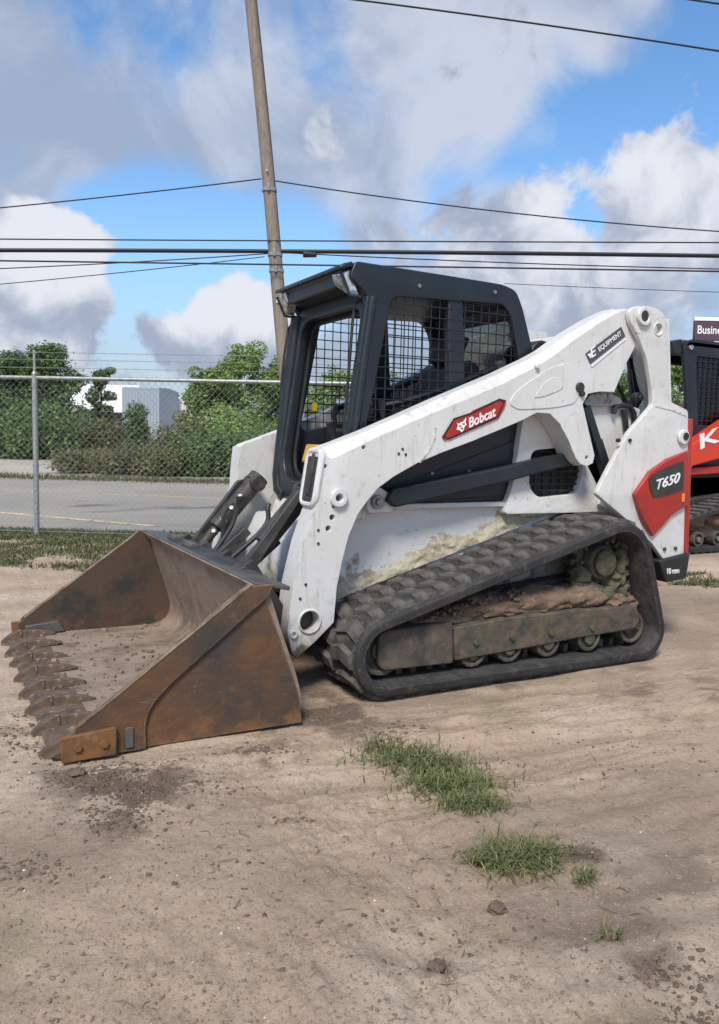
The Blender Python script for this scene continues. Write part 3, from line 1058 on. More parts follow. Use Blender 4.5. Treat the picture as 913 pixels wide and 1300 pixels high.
# loop at the front of the arm
hx = [(388, 628), (391, 600), (398, 578), (408, 572)]
lo_, hi_ = on(1, .60, 405, 636), on(1, .60, 407, 577)
fx = lambda z: float(np.interp(z, [.90, 1.16], [.262, .222]))
loop = []
for y, z in rounded([(.468, .890), (.612, .890), (.612, 1.140), (.468, 1.140)], .04):
    loop.append((fx(z) + .030, y, z))
MB().tube(loop, .017, 10, closed=True).build('front_loop', M['white'], arm)
MB().box((fx(1.01) + .034, .5415, 1.015), (.012, .12, .245), Matrix.Rotation(R(-9), 3, 'Y')).build('loop_shade_panel', M['grime'], arm, bevel=.003)  # dark panel imitates the shade in the loop's opening
MB().box((fx(1.03) + .040, .545, 1.03), (.016, .030, .20), Matrix.Rotation(R(-9), 3, 'Y')).build('loop_bar', M['grime'], arm, bevel=.006)
fr = MB()
zs = [.20, .36, .52, .70, .84]
prof = np.array(full)
# far arm
arm_far = mirror_copy(arm)
for ch in list(arm_far.children):
    if ch.name.startswith(('front_loop', 'loop_shade_panel', 'loop_bar')):
        bpy.data.objects.remove(ch)
# maker's plate on the near arm only
deco = PX(AW, [(561, 555), (576, 531), (597, 524), (600, 521), (634, 506), (642, 508), (640, 517), (632, 531), (570, 558), (563, 559)])
dp = MB().prism(deco, AW - .004, AW + .008).build('maker_plate', M['red'], arm, bevel=.003)
inner = PX(AW + .009, [(566, 553), (578, 535), (598, 528), (634, 511), (637, 513), (630, 528), (570, 554)])
ring_o, ring_i = PX(AW + .008, [(561, 555), (576, 531), (597, 524), (634, 506), (642, 508), (632, 531), (570, 558)]), inner
rm = MB()
rm.loft([[(x, AW + .0082, z) for x, z in ring_o], [(x, AW + .0098, z) for x, z in PX(AW + .0098, [(564.5, 554.5), (577, 533), (598, 526), (634, 508.5), (639.5, 510.5), (631, 529.5), (570, 556)])]], caps=False)
rm.build('plate_border', M['print_black'], dp)
q, e = on(1, AW + .010, 595.5, 543.5), on(1, AW + .010, 629, 528.5)
text('maker_lettering', 'Bobcat', q, e - q, (0, 0, 1), (e - q).length, M['print_white'], dp, height=.052, bold=.018)
c = on(1, AW + .010, 586, 541)
ux = (e - q).normalized()
uz = Vector((0, 0, 1))
head = [(-.034, .030), (-.018, .018), (-.004, .022), (.012, .020), (.030, .034), (.026, .010), (.034, -.004), (.020, -.010), (.014, -.026), (.002, -.034), (-.008, -.022),
        (-.022, -.012), (-.034, -.006), (-.024, .008)]
hm = MB()
hm.loft([[c + ux * a * .95 + uz * b * .95 + Vector((0, d, 0)) for a, b in head] for d in (-.001, .002)])
for (a, b), r_ in [((-.008, .004), .0055), ((.014, .006), .0055)]:
    pass
hm.build('emblem', M['print_white'], dp)
em = MB()
for a, b, w, h in [(-.010, .004, .014, .006), (.012, .007, .014, .006), (.002, -.012, .012, .007)]:
    t = c + ux * a + uz * b
    em.box((t.x, AW + .0122, t.z), (w, .0016, h))
em.build('emblem_eyes', M['red_dark'], dp)
# equipment decal near the rear end
d4 = [(743, 449), (788, 415), (793, 427), (749, 462)]
dl = MB().prism(PX(AW, d4), AW - .004, AW + .006).build('equipment_decal', M['print_plum'], arm)
q, e = on(1, AW + .008, 751, 455), on(1, AW + .008, 761, 447.5)
text('decal_initial', 'E', q, e - q, (.45, 0, 1), (e - q).length * .75, M['print_white'], dl, height=.050, bold=.02, shear=.2, depth=.001)
q, e = on(1, AW + .008, 761.5, 447.5), on(1, AW + .008, 790, 426)
text('decal_lettering', 'EQUIPMENT', q, e - q, (.62, 0, 1), (e - q).length, M['print_white'], dl, height=.030, bold=.012, depth=.001)
w_ = PX(AW + .008, [(746, 450), (750, 455), (752, 447), (751, 459)])
MB().prism(w_[:3], AW + .006, AW + .0075).build('decal_mark', M['print_white'], dl)
MB().prism(PX(AW, [(749.5, 464), (793.5, 429), (794, 431), (751, 466)]), AW - .003, AW + .005).build('decal_underline', M['print_white'], dl)

# dark follower link from the chassis lug to the arm's tail
a, b = on(1, .50, 470, 646), on(1, .50, 742, 586)
lk = PX(.52, [(490, 636), (497, 620), (640, 592), (690, 580), (742, 571), (748, 586), (700, 596), (640, 612), (500, 644)])
MB().prism(lk, .482, .54).build('follower_link', M['cab'], LOADER, bevel=.010)
# the far link follows the same line
MB().prism(lk, -.54, -.482).build('follower_link', M['cab'], LOADER, bevel=.010)

# --- cab
CY = .43
cab = bpy.data.objects.new('cab', None)
cab.empty_display_size = .2
COL.objects.link(cab)
cab.parent = LOADER
side_out = PX(CY, [(452, 331), (560, 348), (640, 361), (656, 369), (664, 390), (674, 432), (684, 476), (690, 520), (690, 560), (664, 600), (656, 634), (490, 646),
                   (452, 650), (428, 640), (432, 600), (445, 560), (458, 490), (470, 382), (462, 368), (444, 350)])
side_out = rounded(side_out, [.02, .02, .04, .03, .03] + [.02] * 15, 3)
win = rounded(PX(CY, [(498, 376), (640, 386), (650, 402), (662, 470), (640, 508), (600, 522), (470, 548), (466, 540), (480, 470)]), .045)
cs = plate('side_frame', side_out, [win], CY - .045, CY, M['cab'], cab, .008)
mirror_copy(cs)
# centre pillar and sill
pc = PX(CY - .04, [(566, 376), (584, 379), (588, 520), (566, 528)])
pil = MB().prism(pc, CY - .055, CY - .012).build('window_pillar', M['cab'], cab, bevel=.006)
mirror_copy(pil)
# window screens of welded wire
def screen(y, parent):
    s = MB()
    wx = np.array(win)
    x0, z0 = wx.min(0); x1, z1 = wx.max(0)
    poly = [Vector(t) for t in win]

    def clip(p0, p1):
        ts = []
        for i in range(len(poly)):
            a_, b_ = poly[i], poly[(i + 1) % len(poly)]
            d, e2 = p1 - p0, b_ - a_
            den = d.x * e2.y - d.y * e2.x
            if abs(den) < 1e-9:
                continue
            w2 = a_ - p0
            t = (w2.x * e2.y - w2.y * e2.x) / den
            u = (w2.x * d.y - w2.y * d.x) / den
            if 0 <= u <= 1:
                ts.append(t)
        return (min(ts), max(ts)) if len(ts) >= 2 else None

    def bar(p0, p1, dy):
        c_ = clip(p0, p1)
        if not c_:
            return
        d = p1 - p0
        a_, b_ = p0 + d * c_[0], p0 + d * c_[1]
        e_ = (b_ - a_).normalized() * .012
        a_, b_ = a_ - e_, b_ + e_
        s.cyl((a_.x, y + dy, a_.y), (b_.x, y + dy, b_.y), .0032, seg=5, caps=False)
    n = int((x1 - x0) / .052)
    for k in range(1, n):
        x = x0 + (x1 - x0) * k / n
        bar(Vector((x, z0 - .1)), Vector((x, z1 + .1)), 0)
    n = int((z1 - z0) / .052)
    for k in range(1, n):
        z = z0 + (z1 - z0) * k / n
        bar(Vector((x0 - .1, z)), Vector((x1 + .1, z)), .005)
    return s.build('window_screen', M['wire'], parent)


screen(CY - .018, cab)
screen(-CY + .012, cab)
# roof with overhanging visor
roof_p = [(.055, 2.000), (.070, 2.020), (.050, 2.058), (-.05, 2.068), (-.86, 2.046), (-.94, 2.01), (-.985, 1.95), (-.95, 1.93), (-.08, 1.93), (.0, 1.955)]
MB().prism(roof_p, -.386, .386).build('roof', M['cab'], cab, bevel=.012)
side_cap = PX(CY, [(447, 336), (452, 331), (640, 361), (656, 369), (662, 384), (655, 384), (640, 376), (480, 361), (466, 372), (452, 352)])
# fittings of the roof
for a, b in [(532, 363), (628, 371)]:
    p = on(1, CY, a, b)
    MB().cyl((p.x, CY - .005, p.z), (p.x, CY + .008, p.z), .010, seg=10).build('roof_bolt', M['steel'], cab)
# headlights set into the corners of the visor
def headlight(sg):
    y0, y1 = .30 * sg, .405 * sg
    front = [(.080, y0, 2.010), (.078, y1, 1.995), (.030, y1, 1.90), (.060, y0, 1.955)]
    back = [(.030, y0, 2.030), (.028, y1, 2.025), (-.03, y1, 1.90), (.0, y0, 1.96)]
    if sg < 0:
        front, back = front[::-1], back[::-1]
    h = MB().loft([back, front]).build('headlight', M['lens'], cab, bevel=.006)
    g = [(.080, y1 + .012 * sg, 2.012), (.086, y0 - .02 * sg, 2.024), (.030, y0 - .02 * sg, 2.040), (.020, y1 + .012 * sg, 2.036)]
    MB().tube([(.078, y1 + .008 * sg, 2.000), (.030, y1 + .008 * sg, 1.897), (-.028, y1 + .008 * sg, 1.895)], .008, 8).build('headlight_trim', M['cab'], cab)
    return h


headlight(1)
headlight(-1)
vis = MB()
vis.loft([[(.092, y, 2.016), (.088, y, 2.036), (.02, y, 2.062), (.02, y, 2.030)] for y in (-.42, .42)])
vis.build('visor', M['cab'], cab, bevel=.008)
MB().span((.0, -.295, 1.945), (.058, .295, 2.012)).build('visor_underside', M['cab'], cab, bevel=.01)
# front frame with the rounded door opening
lean = lambda z: np.interp(z, [.80, 1.19, 1.90], [.055, .022, -.085])
fo = rounded([(-.43, .86), (.43, .86), (.43, 1.94), (-.43, 1.94)], .05)
fi = rounded([(-.335, .96), (.385, .96), (.392, 1.86), (-.345, 1.86)], [.16, .16, .12, .12], 8)
plate('front_frame', fo, [fi], -.03, .03, M['cab'], cab, .012, flip='yz', shear=lean)
fi2 = rounded([(-.312, .985), (.372, .985), (.378, 1.835), (-.322, 1.835)], [.14, .14, .11, .11], 8)
plate('door_seal', rounded([(-.34, .955), (.39, .955), (.397, 1.865), (-.35, 1.865)], [.16, .16, .12, .12], 8), [fi2], -.048, -.031, M['black'], cab, .004, flip='yz', shear=lean)
# rounded far-side front post is thicker at the foot
MB().tube([(-.06, -.425, 1.90), (-.015, -.428, 1.55), (.03, -.43, 1.15), (.05, -.42, .98), (.055, -.39, .90), (.055, -.30, .862)], .040, 12).build('front_post', M['cab'], cab)
MB().tube([(-.095, .418, 1.90), (-.045, .420, 1.55), (.0, .420, 1.15), (.028, .415, .98), (.04, .395, .90), (.045, .30, .862)], .022, 12).build('front_post', M['cab'], cab)
# rear wall with window
lean_r = lambda z: np.interp(z, [.9, 1.58, 1.95], [-1.18, -1.13, -1.01])
ro = rounded([(-.40, .90), (.40, .90), (.40, 1.97), (-.40, 1.97)], .05)
ri = rounded([(-.33, 1.36), (.33, 1.36), (.33, 1.88), (-.33, 1.88)], .07)
plate('rear_wall', ro, [ri], -.02, .02, M['cab'], cab, .006, flip='yz', shear=lean_r)
plate('rear_window', rounded([(-.335, 1.35), (.335, 1.35), (.335, 1.885), (-.335, 1.885)], .07), [], -.003, .003, M['glass'], cab, .0, flip='yz', shear=lean_r)
MB().span((-1.12, -.40, .875), (.02, .40, .90)).build('floor', M['black'], cab)
# seat and controls
sb = MB()
sb.prism(rounded([(-.80, 1.10), (-.34, 1.10), (-.30, 1.16), (-.34, 1.23), (-.80, 1.20)], .03), -.23, .23)
sb.build('seat_cushion', M['seat'], cab, bevel=.03, seg=3)
MB().prism(rounded([(-.78, 1.18), (-.66, 1.20), (-.78, 1.62), (-.84, 1.66), (-.92, 1.62)], .03), -.22, .22).build('seat_back', M['seat'], cab, bevel=.04, seg=3)
MB().prism(rounded([(-.83, 1.64), (-.77, 1.66), (-.82, 1.80), (-.90, 1.79)], .02), -.13, .13).build('headrest', M['seat'], cab, bevel=.03, seg=3)
MB().span((-.85, -.24, .90), (-.32, .24, 1.10)).build('seat_base', M['black'], cab, bevel=.01)
for s in (1, -1):
    MB().span((-.75, .26 * s, 1.02), (-.22, .37 * s, 1.26)).build('arm_console', M['black'], cab, bevel=.02)
    MB().tube([(-.26, .30 * s, 1.25), (-.24, .29 * s, 1.33), (-.25, .27 * s, 1.40)], .016, 8, radii=[.014, .015, .026]).build('joystick', M['black'], cab)
    MB().tube([(-.90, .35 * s, 1.60), (-.60, .34 * s, 1.48), (-.35, .32 * s, 1.40), (-.26, .28 * s, 1.38)], .018, 8).build('lap_bar', M['cab'], cab)
lv = [on(1, .0, 427, 572), on(1, .0, 424, 552), on(1, .0, 419, 536)]
MB().tube(lv, .02, 8, radii=[.022, .017, .028]).build('control_lever', M['black'], cab)
p = on(1, -.15, 395, 577)
MB().box((p.x - .02, -.15, p.z), (.05, .20, .11), Matrix.Rotation(R(-15), 3, 'Y')).build('foot_pad', M['yellow'], cab, bevel=.012)
p = on(1, -.30, 408, 512)
MB().box((p.x, -.39, p.z - .02), (.03, .008, .05)).build('warning_tag', M['yellow'], cab, bevel=.003)
p = on(1, CY + .002, 643, 583)
MB().box((p.x, CY + .003, p.z), (.022, .004, .065)).build('caution_label', M['yellow'], cab)
for a, b in [(548, 601), (595, 598)]:
    p = on(1, CY, a, b)
    MB().cyl((p.x, CY - .004, p.z), (p.x, CY + .008, p.z), .009, seg=8).build('panel_bolt', M['steel'], cab)
MB().prism(PX(CY, [(500, 618), (650, 560), (655, 600), (648, 628), (500, 640)]), CY - .004, CY + .006).build('lower_panel', M['cab'], cab, bevel=.004)
# grab bar inside the door and rod outside the far post
g = [on(1, .40, *t) for t in [(480, 384), (470, 380), (462, 386), (459, 410), (456, 450), (452, 500), (448, 545)]]
MB().tube([v + Vector((.035, -.03, 0)) for v in g], .008, 8).build('door_bar', M['black'], cab)
g = [on(1, -.46, *t) for t in [(383, 413), (370, 412), (366, 418), (361, 450), (357, 490), (356, 522), (360, 531), (367, 534)]]
MB().tube(g, .008, 8).build('grab_rod', M['black'], cab)
# black drum behind the cab
p = on(1, .30, 680, 452)
MB().cyl((p.x, .36, p.z), (p.x, .10, p.z), .085).build('air_cleaner', M['black'], LOADER, bevel=.012)

p0, p1 = on(1, .47, 745, 433), None
MB().cyl((p0.x, .47, p0.z), (p0.x, -.47, p0.z), .052, seg=24).build('cross_tube', M['white'], LOADER)
# weld beads along the seams of the near arm and upright
def weld(name, pts, r_, parent, material):
    w_ = MB()
    pts = [Vector(t) for t in pts]
    for a_, b_ in zip(pts[:-1], pts[1:]):
        n_ = max(1, int((b_ - a_).length / .011))
        for k in range(n_):
            c_ = a_.lerp(b_, (k + .5) / n_)
            w_.box(c_, (.012, .005, .007), Matrix.Rotation(k * .7, 3, 'Y'))
    w_.build(name, material, parent, ang=80)


weld('weld_bead', [on(1, AW + .001, *t) for t in [(553, 542), (552, 556), (545, 572), (533, 587)]], .006, arm, M['white'])
weld('weld_bead', [on(1, TW + .001, *t) for t in [(832, 515), (852, 520), (872, 528)]], .006, LOADER, M['white'])

# --- tilt cylinders, mounting plate and hoses in front of the chassis
front = MB().prism([(.165, .40), (.30, .42), (.30, .66), (.24, .78), (.165, .78)], -.30, .34).build('front_crossmember', M['white_mud'], LOADER, bevel=.015)
for y in (-.36, .36):
    # cylinder barrel and rod
    t0, t1 = Vector((.225, y, .935)), Vector((.585, y, .53))
    mid = t0.lerp(t1, .62)
    MB().cyl(t0, mid, .050).cyl(t0 + (t0 - t1).normalized() * .05, t0, .058).build('tilt_cylinder', M['grime'], LOADER, bevel=.006)
    MB().cyl(mid, t1, .027).build('tilt_rod', M['grime'], LOADER)
    MB().cyl((t0.x, y - .075, t0.z), (t0.x, y + .075, t0.z), .045).build('cylinder_pin', M['grime'], LOADER, bevel=.006)
    # guard plate beside it
    gp = [(.25, .955), (.305, .945), (.655, .50), (.60, .46)]
    MB().prism(gp, y - .085 if y < 0 else y + .060, y - .060 if y < 0 else y + .085).build('cylinder_guard', M['grime'], LOADER, bevel=.006)
mp_ = MB().prism([(.42, .12), (.50, .10), (.66, .60), (.60, .62)], -.56, .56).build('mounting_plate', M['grime'], LOADER, bevel=.008)
for y in (-.52, -.18, .18, .52):
    MB().prism([(.34, .20), (.48, .12), (.64, .60), (.56, .64), (.40, .40)], y - .018, y + .018).build('mounting_rib', M['grime'], LOADER, bevel=.004)
for k, (y0, y1) in enumerate([(-.28, -.22), (-.24, -.14), (.12, .24)]):
    h_ = []
    for t in np.linspace(0, 1, 12):
        h_.append((.28 + .28 * t + .06 * math.sin(t * 5 + k), y0 + (y1 - y0) * t + .03 * math.sin(3 * t + k), .86 - .30 * t + .10 * math.sin(t * math.pi) * (1 if k % 2 else .4)))
    MB().tube(h_, .013, 8).build('front_hose', M['black'], LOADER)
for k in range(4):
    t = (k + .5) / 4
    MB().cyl((.31 + .20 * t, -.255, .885 - .25 * t), (.335 + .20 * t, -.22, .905 - .25 * t), .015, seg=10).build('hose_coupler', M['steel'], LOADER, bevel=.004)
MB().span((.56, -.46, .585), (.70, .46, .612)).build('mounting_flange', M['grime'], LOADER, bevel=.006)
for y in (-.10, .32):
    MB().beam((.36, y, .70), (.60, y, .50), .05, .05).build('mounting_lever', M['grime'], LOADER, bevel=.006)

# --- tracks
def hull_path(circs, step=.02):
    """closed outline round three circles, walked front-bottom -> rear -> top -> front"""
    pts = []
    for (cx, cz, r_) in circs:
        for k in range(160):
            a_ = 2 * math.pi * k / 160
            pts.append((cx + r_ * math.cos(a_), cz + r_ * math.sin(a_)))
    pts = sorted(set(pts))
    def half(ps):
        h_ = []
        for q_ in ps:
            while len(h_) > 1 and (h_[-1][0] - h_[-2][0]) * (q_[1] - h_[-2][1]) - (h_[-1][1] - h_[-2][1]) * (q_[0] - h_[-2][0]) <= 0:
                h_.pop()
            h_.append(q_)
        return h_
    lo, up = half(pts), half(pts[::-1])
    hl = np.array(lo[:-1] + up[:-1] + [lo[0]])
    seg = np.hypot(*(np.diff(hl, axis=0).T))
    s = np.concatenate([[0], np.cumsum(seg)])
    n = int(s[-1] / step)
    t = np.linspace(0, s[-1], n, endpoint=False)
    P = np.stack([np.interp(t, s, hl[:, 0]), np.interp(t, s, hl[:, 1])], 1)
    d = np.roll(P, -1, 0) - np.roll(P, 1, 0)
    d /= np.linalg.norm(d, axis=1)[:, None]
    nrm = np.stack([d[:, 1], -d[:, 0]], 1)      # outward (path runs counter-clockwise in x, z)
    return P, d, nrm, s[-1]


LUG_H = .017
CIRC = [(0.0, .198, .208), (-1.625, .165, .180), (-1.425, .545, .255)]


def lug_mesh():
    bm_ = MB()
    # a bent block: two arms meeting in a shallow chevron
    L_, W_, H_ = .092, .196, LUG_H + .002
    a_ = [(-L_ / 2, -W_ / 2), (L_ / 2 - .012, -W_ / 2), (L_ / 2 + .016, 0), (L_ / 2 - .012, W_ / 2), (-L_ / 2, W_ / 2), (-L_ / 2 + .026, 0)]
    cx_ = sum(q_[0] for q_ in a_) / 6
    b_ = [((x - cx_) * .80 + cx_, y * .94) for x, y in a_]
    bm_.loft([[(x, y, -.004) for x, y in a_], [(x, y, H_) for x, y in b_]])
    me_ = bm_.mesh('tread_lug', False)
    me_.materials.append(M['tread'])
    return me_


LUG_ME = lug_mesh()


def make_track(parent, circ, y_in, y_out, off, name='track'):
    c_in = [(a_, b_, r_ - LUG_H) for a_, b_, r_ in circ]
    P, d, nrm, per = hull_path(c_in)
    n = len(P)
    th = .058
    # slack in the upper run
    ys = [(y_in, -.004), (y_in + .012, 0), (y_out - .014, 0), (y_out, -.012)]
    sect = [(y_in, -th), (y_in, -.006), (y_in + .010, 0), (y_out - .016, 0), (y_out - .003, -.010), (y_out, -.020), (y_out, -th + .010), (y_out - .012, -th)]
    mb = MB()
    vs, fs = [], []
    m_ = len(sect)
    for i in range(n):
        for (yy, hh) in sect:
            vs.append((P[i, 0] + nrm[i, 0] * hh + off[0], yy, P[i, 1] + nrm[i, 1] * hh + off[1]))
    for i in range(n):
        j = (i + 1) % n
        for k in range(m_):
            l_ = (k + 1) % m_
            fs.append((i * m_ + k, i * m_ + l_, j * m_ + l_, j * m_ + k))
    mb.add(vs, fs)
    o = mb.build(name, M['rubber'], parent, ang=50)
    # the running face is caked with soil between the blocks
    o.data.materials.append(M['tread_base'])
    for pl in o.data.polygons:
        if pl.index % m_ == 2:
            pl.material_index = 1
    # blocks in two staggered rows
    npitch = int(round(per / .125))
    sgn = 1 if y_out > y_in else -1
    rows = [(y_in + sgn * .108, 0.0), (y_in + sgn * .318, .5)]
    pw = wloc(parent)
    for row, (yy, ph) in enumerate(rows):
        for k in range(npitch):
            t = (k + ph) / npitch * n
            i = int(t) % n
            fr_ = t - int(t)
            j = (i + 1) % n
            pos = P[i] * (1 - fr_) + P[j] * fr_
            dd, nn = Vector((d[i, 0], 0, d[i, 1])), Vector((nrm[i, 0], 0, nrm[i, 1]))
            l_ = bpy.data.objects.new('tread_lug', LUG_ME)
            COL.objects.link(l_)
            l_.parent = o
            yv = nn.cross(dd)
            Mx = Matrix((dd, yv, nn)).transposed().to_4x4()
            Mx.translation = Vector((pos[0] + off[0], yy, pos[1] + off[1])) - pw
            l_.matrix_local = Mx
    # guide horns on the inside
    gh = MB()
    for k in range(int(per / .0862)):
        i = int(k * n / int(per / .0862)) % n
        c_ = Vector((P[i, 0] - nrm[i, 0] * (th + .02) + off[0], (y_in + y_out) / 2, P[i, 1] - nrm[i, 1] * (th + .02) + off[1]))
        dd, nn = Vector((d[i, 0], 0, d[i, 1])), Vector((nrm[i, 0], 0, nrm[i, 1]))
        gh.box(c_, (.03, .12, .05), Matrix((dd, nn.cross(dd), nn)).transposed())
    tag(gh.build('guide_horns', M['under'], o), kind='stuff')
    return o


def lumpy(name, centre, size, material, parent, seed, sub=3, amp=.28, rough=0.0):
    bm_ = bmesh.new()
    bmesh.ops.create_icosphere(bm_, subdivisions=sub, radius=1)
    r_ = random.Random(seed)
    from mathutils import noise as mn
    o_ = Vector((r_.uniform(0, 50), r_.uniform(0, 50), r_.uniform(0, 50)))
    for v in bm_.verts:
        k = 1 + amp * mn.fractal(v.co * 2.2 + o_, 1.0, 2.0, 4)
        if rough:
            k += rough * mn.fractal(v.co * 9 + o_, .7, 2.0, 3)
        v.co = Vector((v.co.x * size[0] * k, v.co.y * size[1] * k, v.co.z * size[2] * k)) + Vector(centre)
    me_ = bpy.data.meshes.new(name)
    bm_.to_mesh(me_); bm_.free()
    finish(me_, True, 60)
    return link(name, me_, material, parent)


def undercarriage(sg):
    tr = make_track(LOADER, CIRC, .412 * sg, .86 * sg, (0, 0))
    Yf = .775 * sg
    def py(pts, Yp=.775):
        return PX(Yp, pts)
    # front box of the frame, holding the tensioner
    MB().prism(rounded(py([(480, 806), (492, 800), (574, 789), (575, 842), (486, 852), (479, 843)]), .02), .56 * sg, .785 * sg).build('frame_box', M['under'], LOADER, bevel=.010)
    MB().prism(py([(575, 796), (640, 784), (728, 774), (806, 768), (810, 788), (803, 798), (728, 810), (700, 816), (640, 827), (576, 838)]), .54 * sg, .792 * sg).build(
        'track_frame', M['under'], LOADER, bevel=.008)
    MB().prism(py([(572, 795), (640, 783), (641, 788), (573, 800)], .78), .66 * sg, .782 * sg).build('frame_ledge', M['olive_mud'], LOADER, bevel=.004)
    MB().prism([(-.05, .15), (-.05, .34), (-1.50, .46), (-1.60, .15)], .45 * sg, .56 * sg).build('frame_web', M['under'], LOADER, bevel=.01)
    # soil lying on the frame
    rs = 1 if sg > 0 else 40
    for k, (a_, b_, sz) in enumerate([(560, 787, (.20, .11, .045)), (620, 772, (.26, .12, .075)), (680, 763, (.26, .12, .085)), (735, 758, (.20, .12, .080)), (778, 762, (.14, .11, .055)),
                                      (790, 766, (.10, .10, .04))]):
        p_ = on(1, .68, a_, b_)
        lumpy('soil_heap', (p_.x, .660 * sg, p_.z), sz, M['brown_mud'], LOADER, rs + k, sub=4, amp=.16, rough=.10)
    cr = MB()
    r2 = random.Random(17 + sg)
    for k in range(520):
        t_ = r2.random()
        p_ = on(1, .70, 540 + 265 * t_, 786 - 34 * math.sin(math.pi * min(1, t_ * 1.1)) + 6 * r2.random() * 2)
        s_ = .004 + .013 * r2.random() ** 3
        cr.box((p_.x, (.63 + .13 * r2.random()) * sg, p_.z + .012 * r2.random()), (s_ * 2, s_ * 1.6, s_ * 1.2),
               Matrix.Rotation(r2.random() * 6, 3, Vector((r2.random(), r2.random(), r2.random() + .1)).normalized()))
    tag(cr.build('soil_crumbs', M['brown_mud'], LOADER, bevel=0), kind='stuff')
    # rollers
    rads = []
    for a_, b_ in [(595, 838), (641, 830), (690, 822), (742, 814)]:
        p_ = on(1, .74, a_, b_)
        z_ = .205 - .205 + .058 + LUG_H + .078
        ro_ = MB()
        ro_.cyl((p_.x, .58 * sg, z_), (p_.x, .765 * sg, z_), .080, seg=28)
        ro_.ring((p_.x, .765 * sg, z_), (p_.x, .778 * sg, z_), .082, .060)
        ro = ro_.build('track_roller', M['under'], LOADER, bevel=.006)
        MB().cyl((p_.x, .765 * sg, z_ - .01), (p_.x, .786 * sg, z_ - .01), .034, seg=20).build('roller_hub', M['olive_mud'], ro, bevel=.004)
        MB().cyl((p_.x, .787 * sg, z_ + .052), (p_.x, .806 * sg, z_ + .052), .016, seg=8).build('roller_bolt', M['olive_mud'], ro, bevel=.002)
    for cx_, cz_, rr, nm in [(0.0, .205, .118, 'front_idler'), (-1.625, .172, .092, 'rear_idler')]:
        w_ = MB().cyl((cx_, .52 * sg, cz_), (cx_, .74 * sg, cz_), rr, seg=32).ring((cx_, .74 * sg, cz_), (cx_, .765 * sg, cz_), rr, rr * .78).build(nm, M['under'], LOADER, bevel=.006)
        MB().cyl((cx_, .74 * sg, cz_), (cx_, .758 * sg, cz_), .05, seg=20).build('idler_hub', M['olive_mud'], w_, bevel=.006)
    # drive sprocket, drive motor and the mud caked round it
    cx_, cz_, _ = CIRC[2]
    sp = MB()
    sp.cyl((cx_, .60 * sg, cz_), (cx_, .66 * sg, cz_), .145, seg=32)
    for k in range(15):
        a_ = 2 * math.pi * k / 15
        sp.box((cx_ + .155 * math.cos(a_), .63 * sg, cz_ + .155 * math.sin(a_)), (.045, .05, .035), Matrix.Rotation(-a_, 3, 'Y'))
    spo = sp.build('drive_sprocket', M['under'], LOADER, bevel=.004)
    hb = MB().cyl((cx_, .66 * sg, cz_), (cx_, .72 * sg, cz_), .105, .095, seg=28).cyl((cx_, .72 * sg, cz_), (cx_, .75 * sg, cz_), .075, seg=28)
    hbo = hb.build('sprocket_hub', M['olive_mud'], spo, bevel=.010)
    for k in range(9):
        a_ = 2 * math.pi * k / 9
        MB().cyl((cx_ + .12 * math.cos(a_), .66 * sg, cz_ + .12 * math.sin(a_)), (cx_ + .12 * math.cos(a_), .68 * sg, cz_ + .12 * math.sin(a_)), .012, seg=6).build('hub_bolt', M['olive_mud'], spo)
    r_ = random.Random(3 + sg)
    lump = MB()
    for k in range(16):
        a_ = -math.pi * (.08 + .9 * k / 15)
        rr = .135 + .05 * r_.random()
        lumpy('mud_clump', (cx_ + rr * math.cos(a_) * 1.05, (.67 + .03 * r_.random()) * sg, cz_ + rr * math.sin(a_) * 1.1),
              (.045 + .03 * r_.random(), .05, .03 + .02 * r_.random()), M['olive_mud'], LOADER, 100 + k + (50 if sg < 0 else 0), sub=2, amp=.5)
    for k in range(6):
        lumpy('mud_clump', (cx_ - .13 - .05 * r_.random(), .70 * sg, cz_ + .10 - .40 * k / 6), (.03, .05, .045), M['olive_mud'], LOADER, 200 + k, sub=2, amp=.5)
    return tr


undercarriage(1)
undercarriage(-1)
# mud splashed over the chassis above the near track: a crust with a ragged edge
def mud_crust(sg):
    nx, nz = 150, 46
    xs = np.linspace(-1.38, .10, nx)
    ts = np.linspace(0, 1, nz)
    Xc, Tc = np.meshgrid(xs, ts, indexing='ij')
    base_z = .40 + .285 * (.07 - Xc)
    Zc = np.minimum(base_z + Tc * .30, .90)
    e = fbm(Xc * 6 + 3, Zc * 9 + 7, 4, 301, .6)
    f2 = fbm(Xc * 30 + 9, Zc * 34 + 2, 4, 302, .6)
    reach = .27 + .75 * (e - .5) - .18 * np.clip((-.95 - Xc) / .3, 0, 1)
    th = np.clip((reach - Tc) * .09, -.01, .022) + (f2 - .5) * .020
    Yc = (.4052 + th) * sg
    vs = np.stack([Xc, Yc, Zc], -1).reshape(-1, 3)
    id_ = np.arange(nx * nz).reshape(nx, nz)
    q_ = np.stack([id_[:-1, :-1], id_[1:, :-1], id_[1:, 1:], id_[:-1, 1:]], -1).reshape(-1, 4)
    mb = MB(); mb.add(vs.tolist(), q_.tolist())
    return mb.build('mud_crust', M['crust'], LOADER, ang=80)


M['crust'] = mat('pale_dry_mud', (0.44, 0.395, 0.29), 0.95, layers=[(9, (0.30, 0.26, 0.175), .47, .64), (30, (0.58, 0.54, 0.45), .55, .72), (16, (0.26, 0.19, 0.13), .62, .72)], bump=(40, .8, .01))
mud_crust(1)

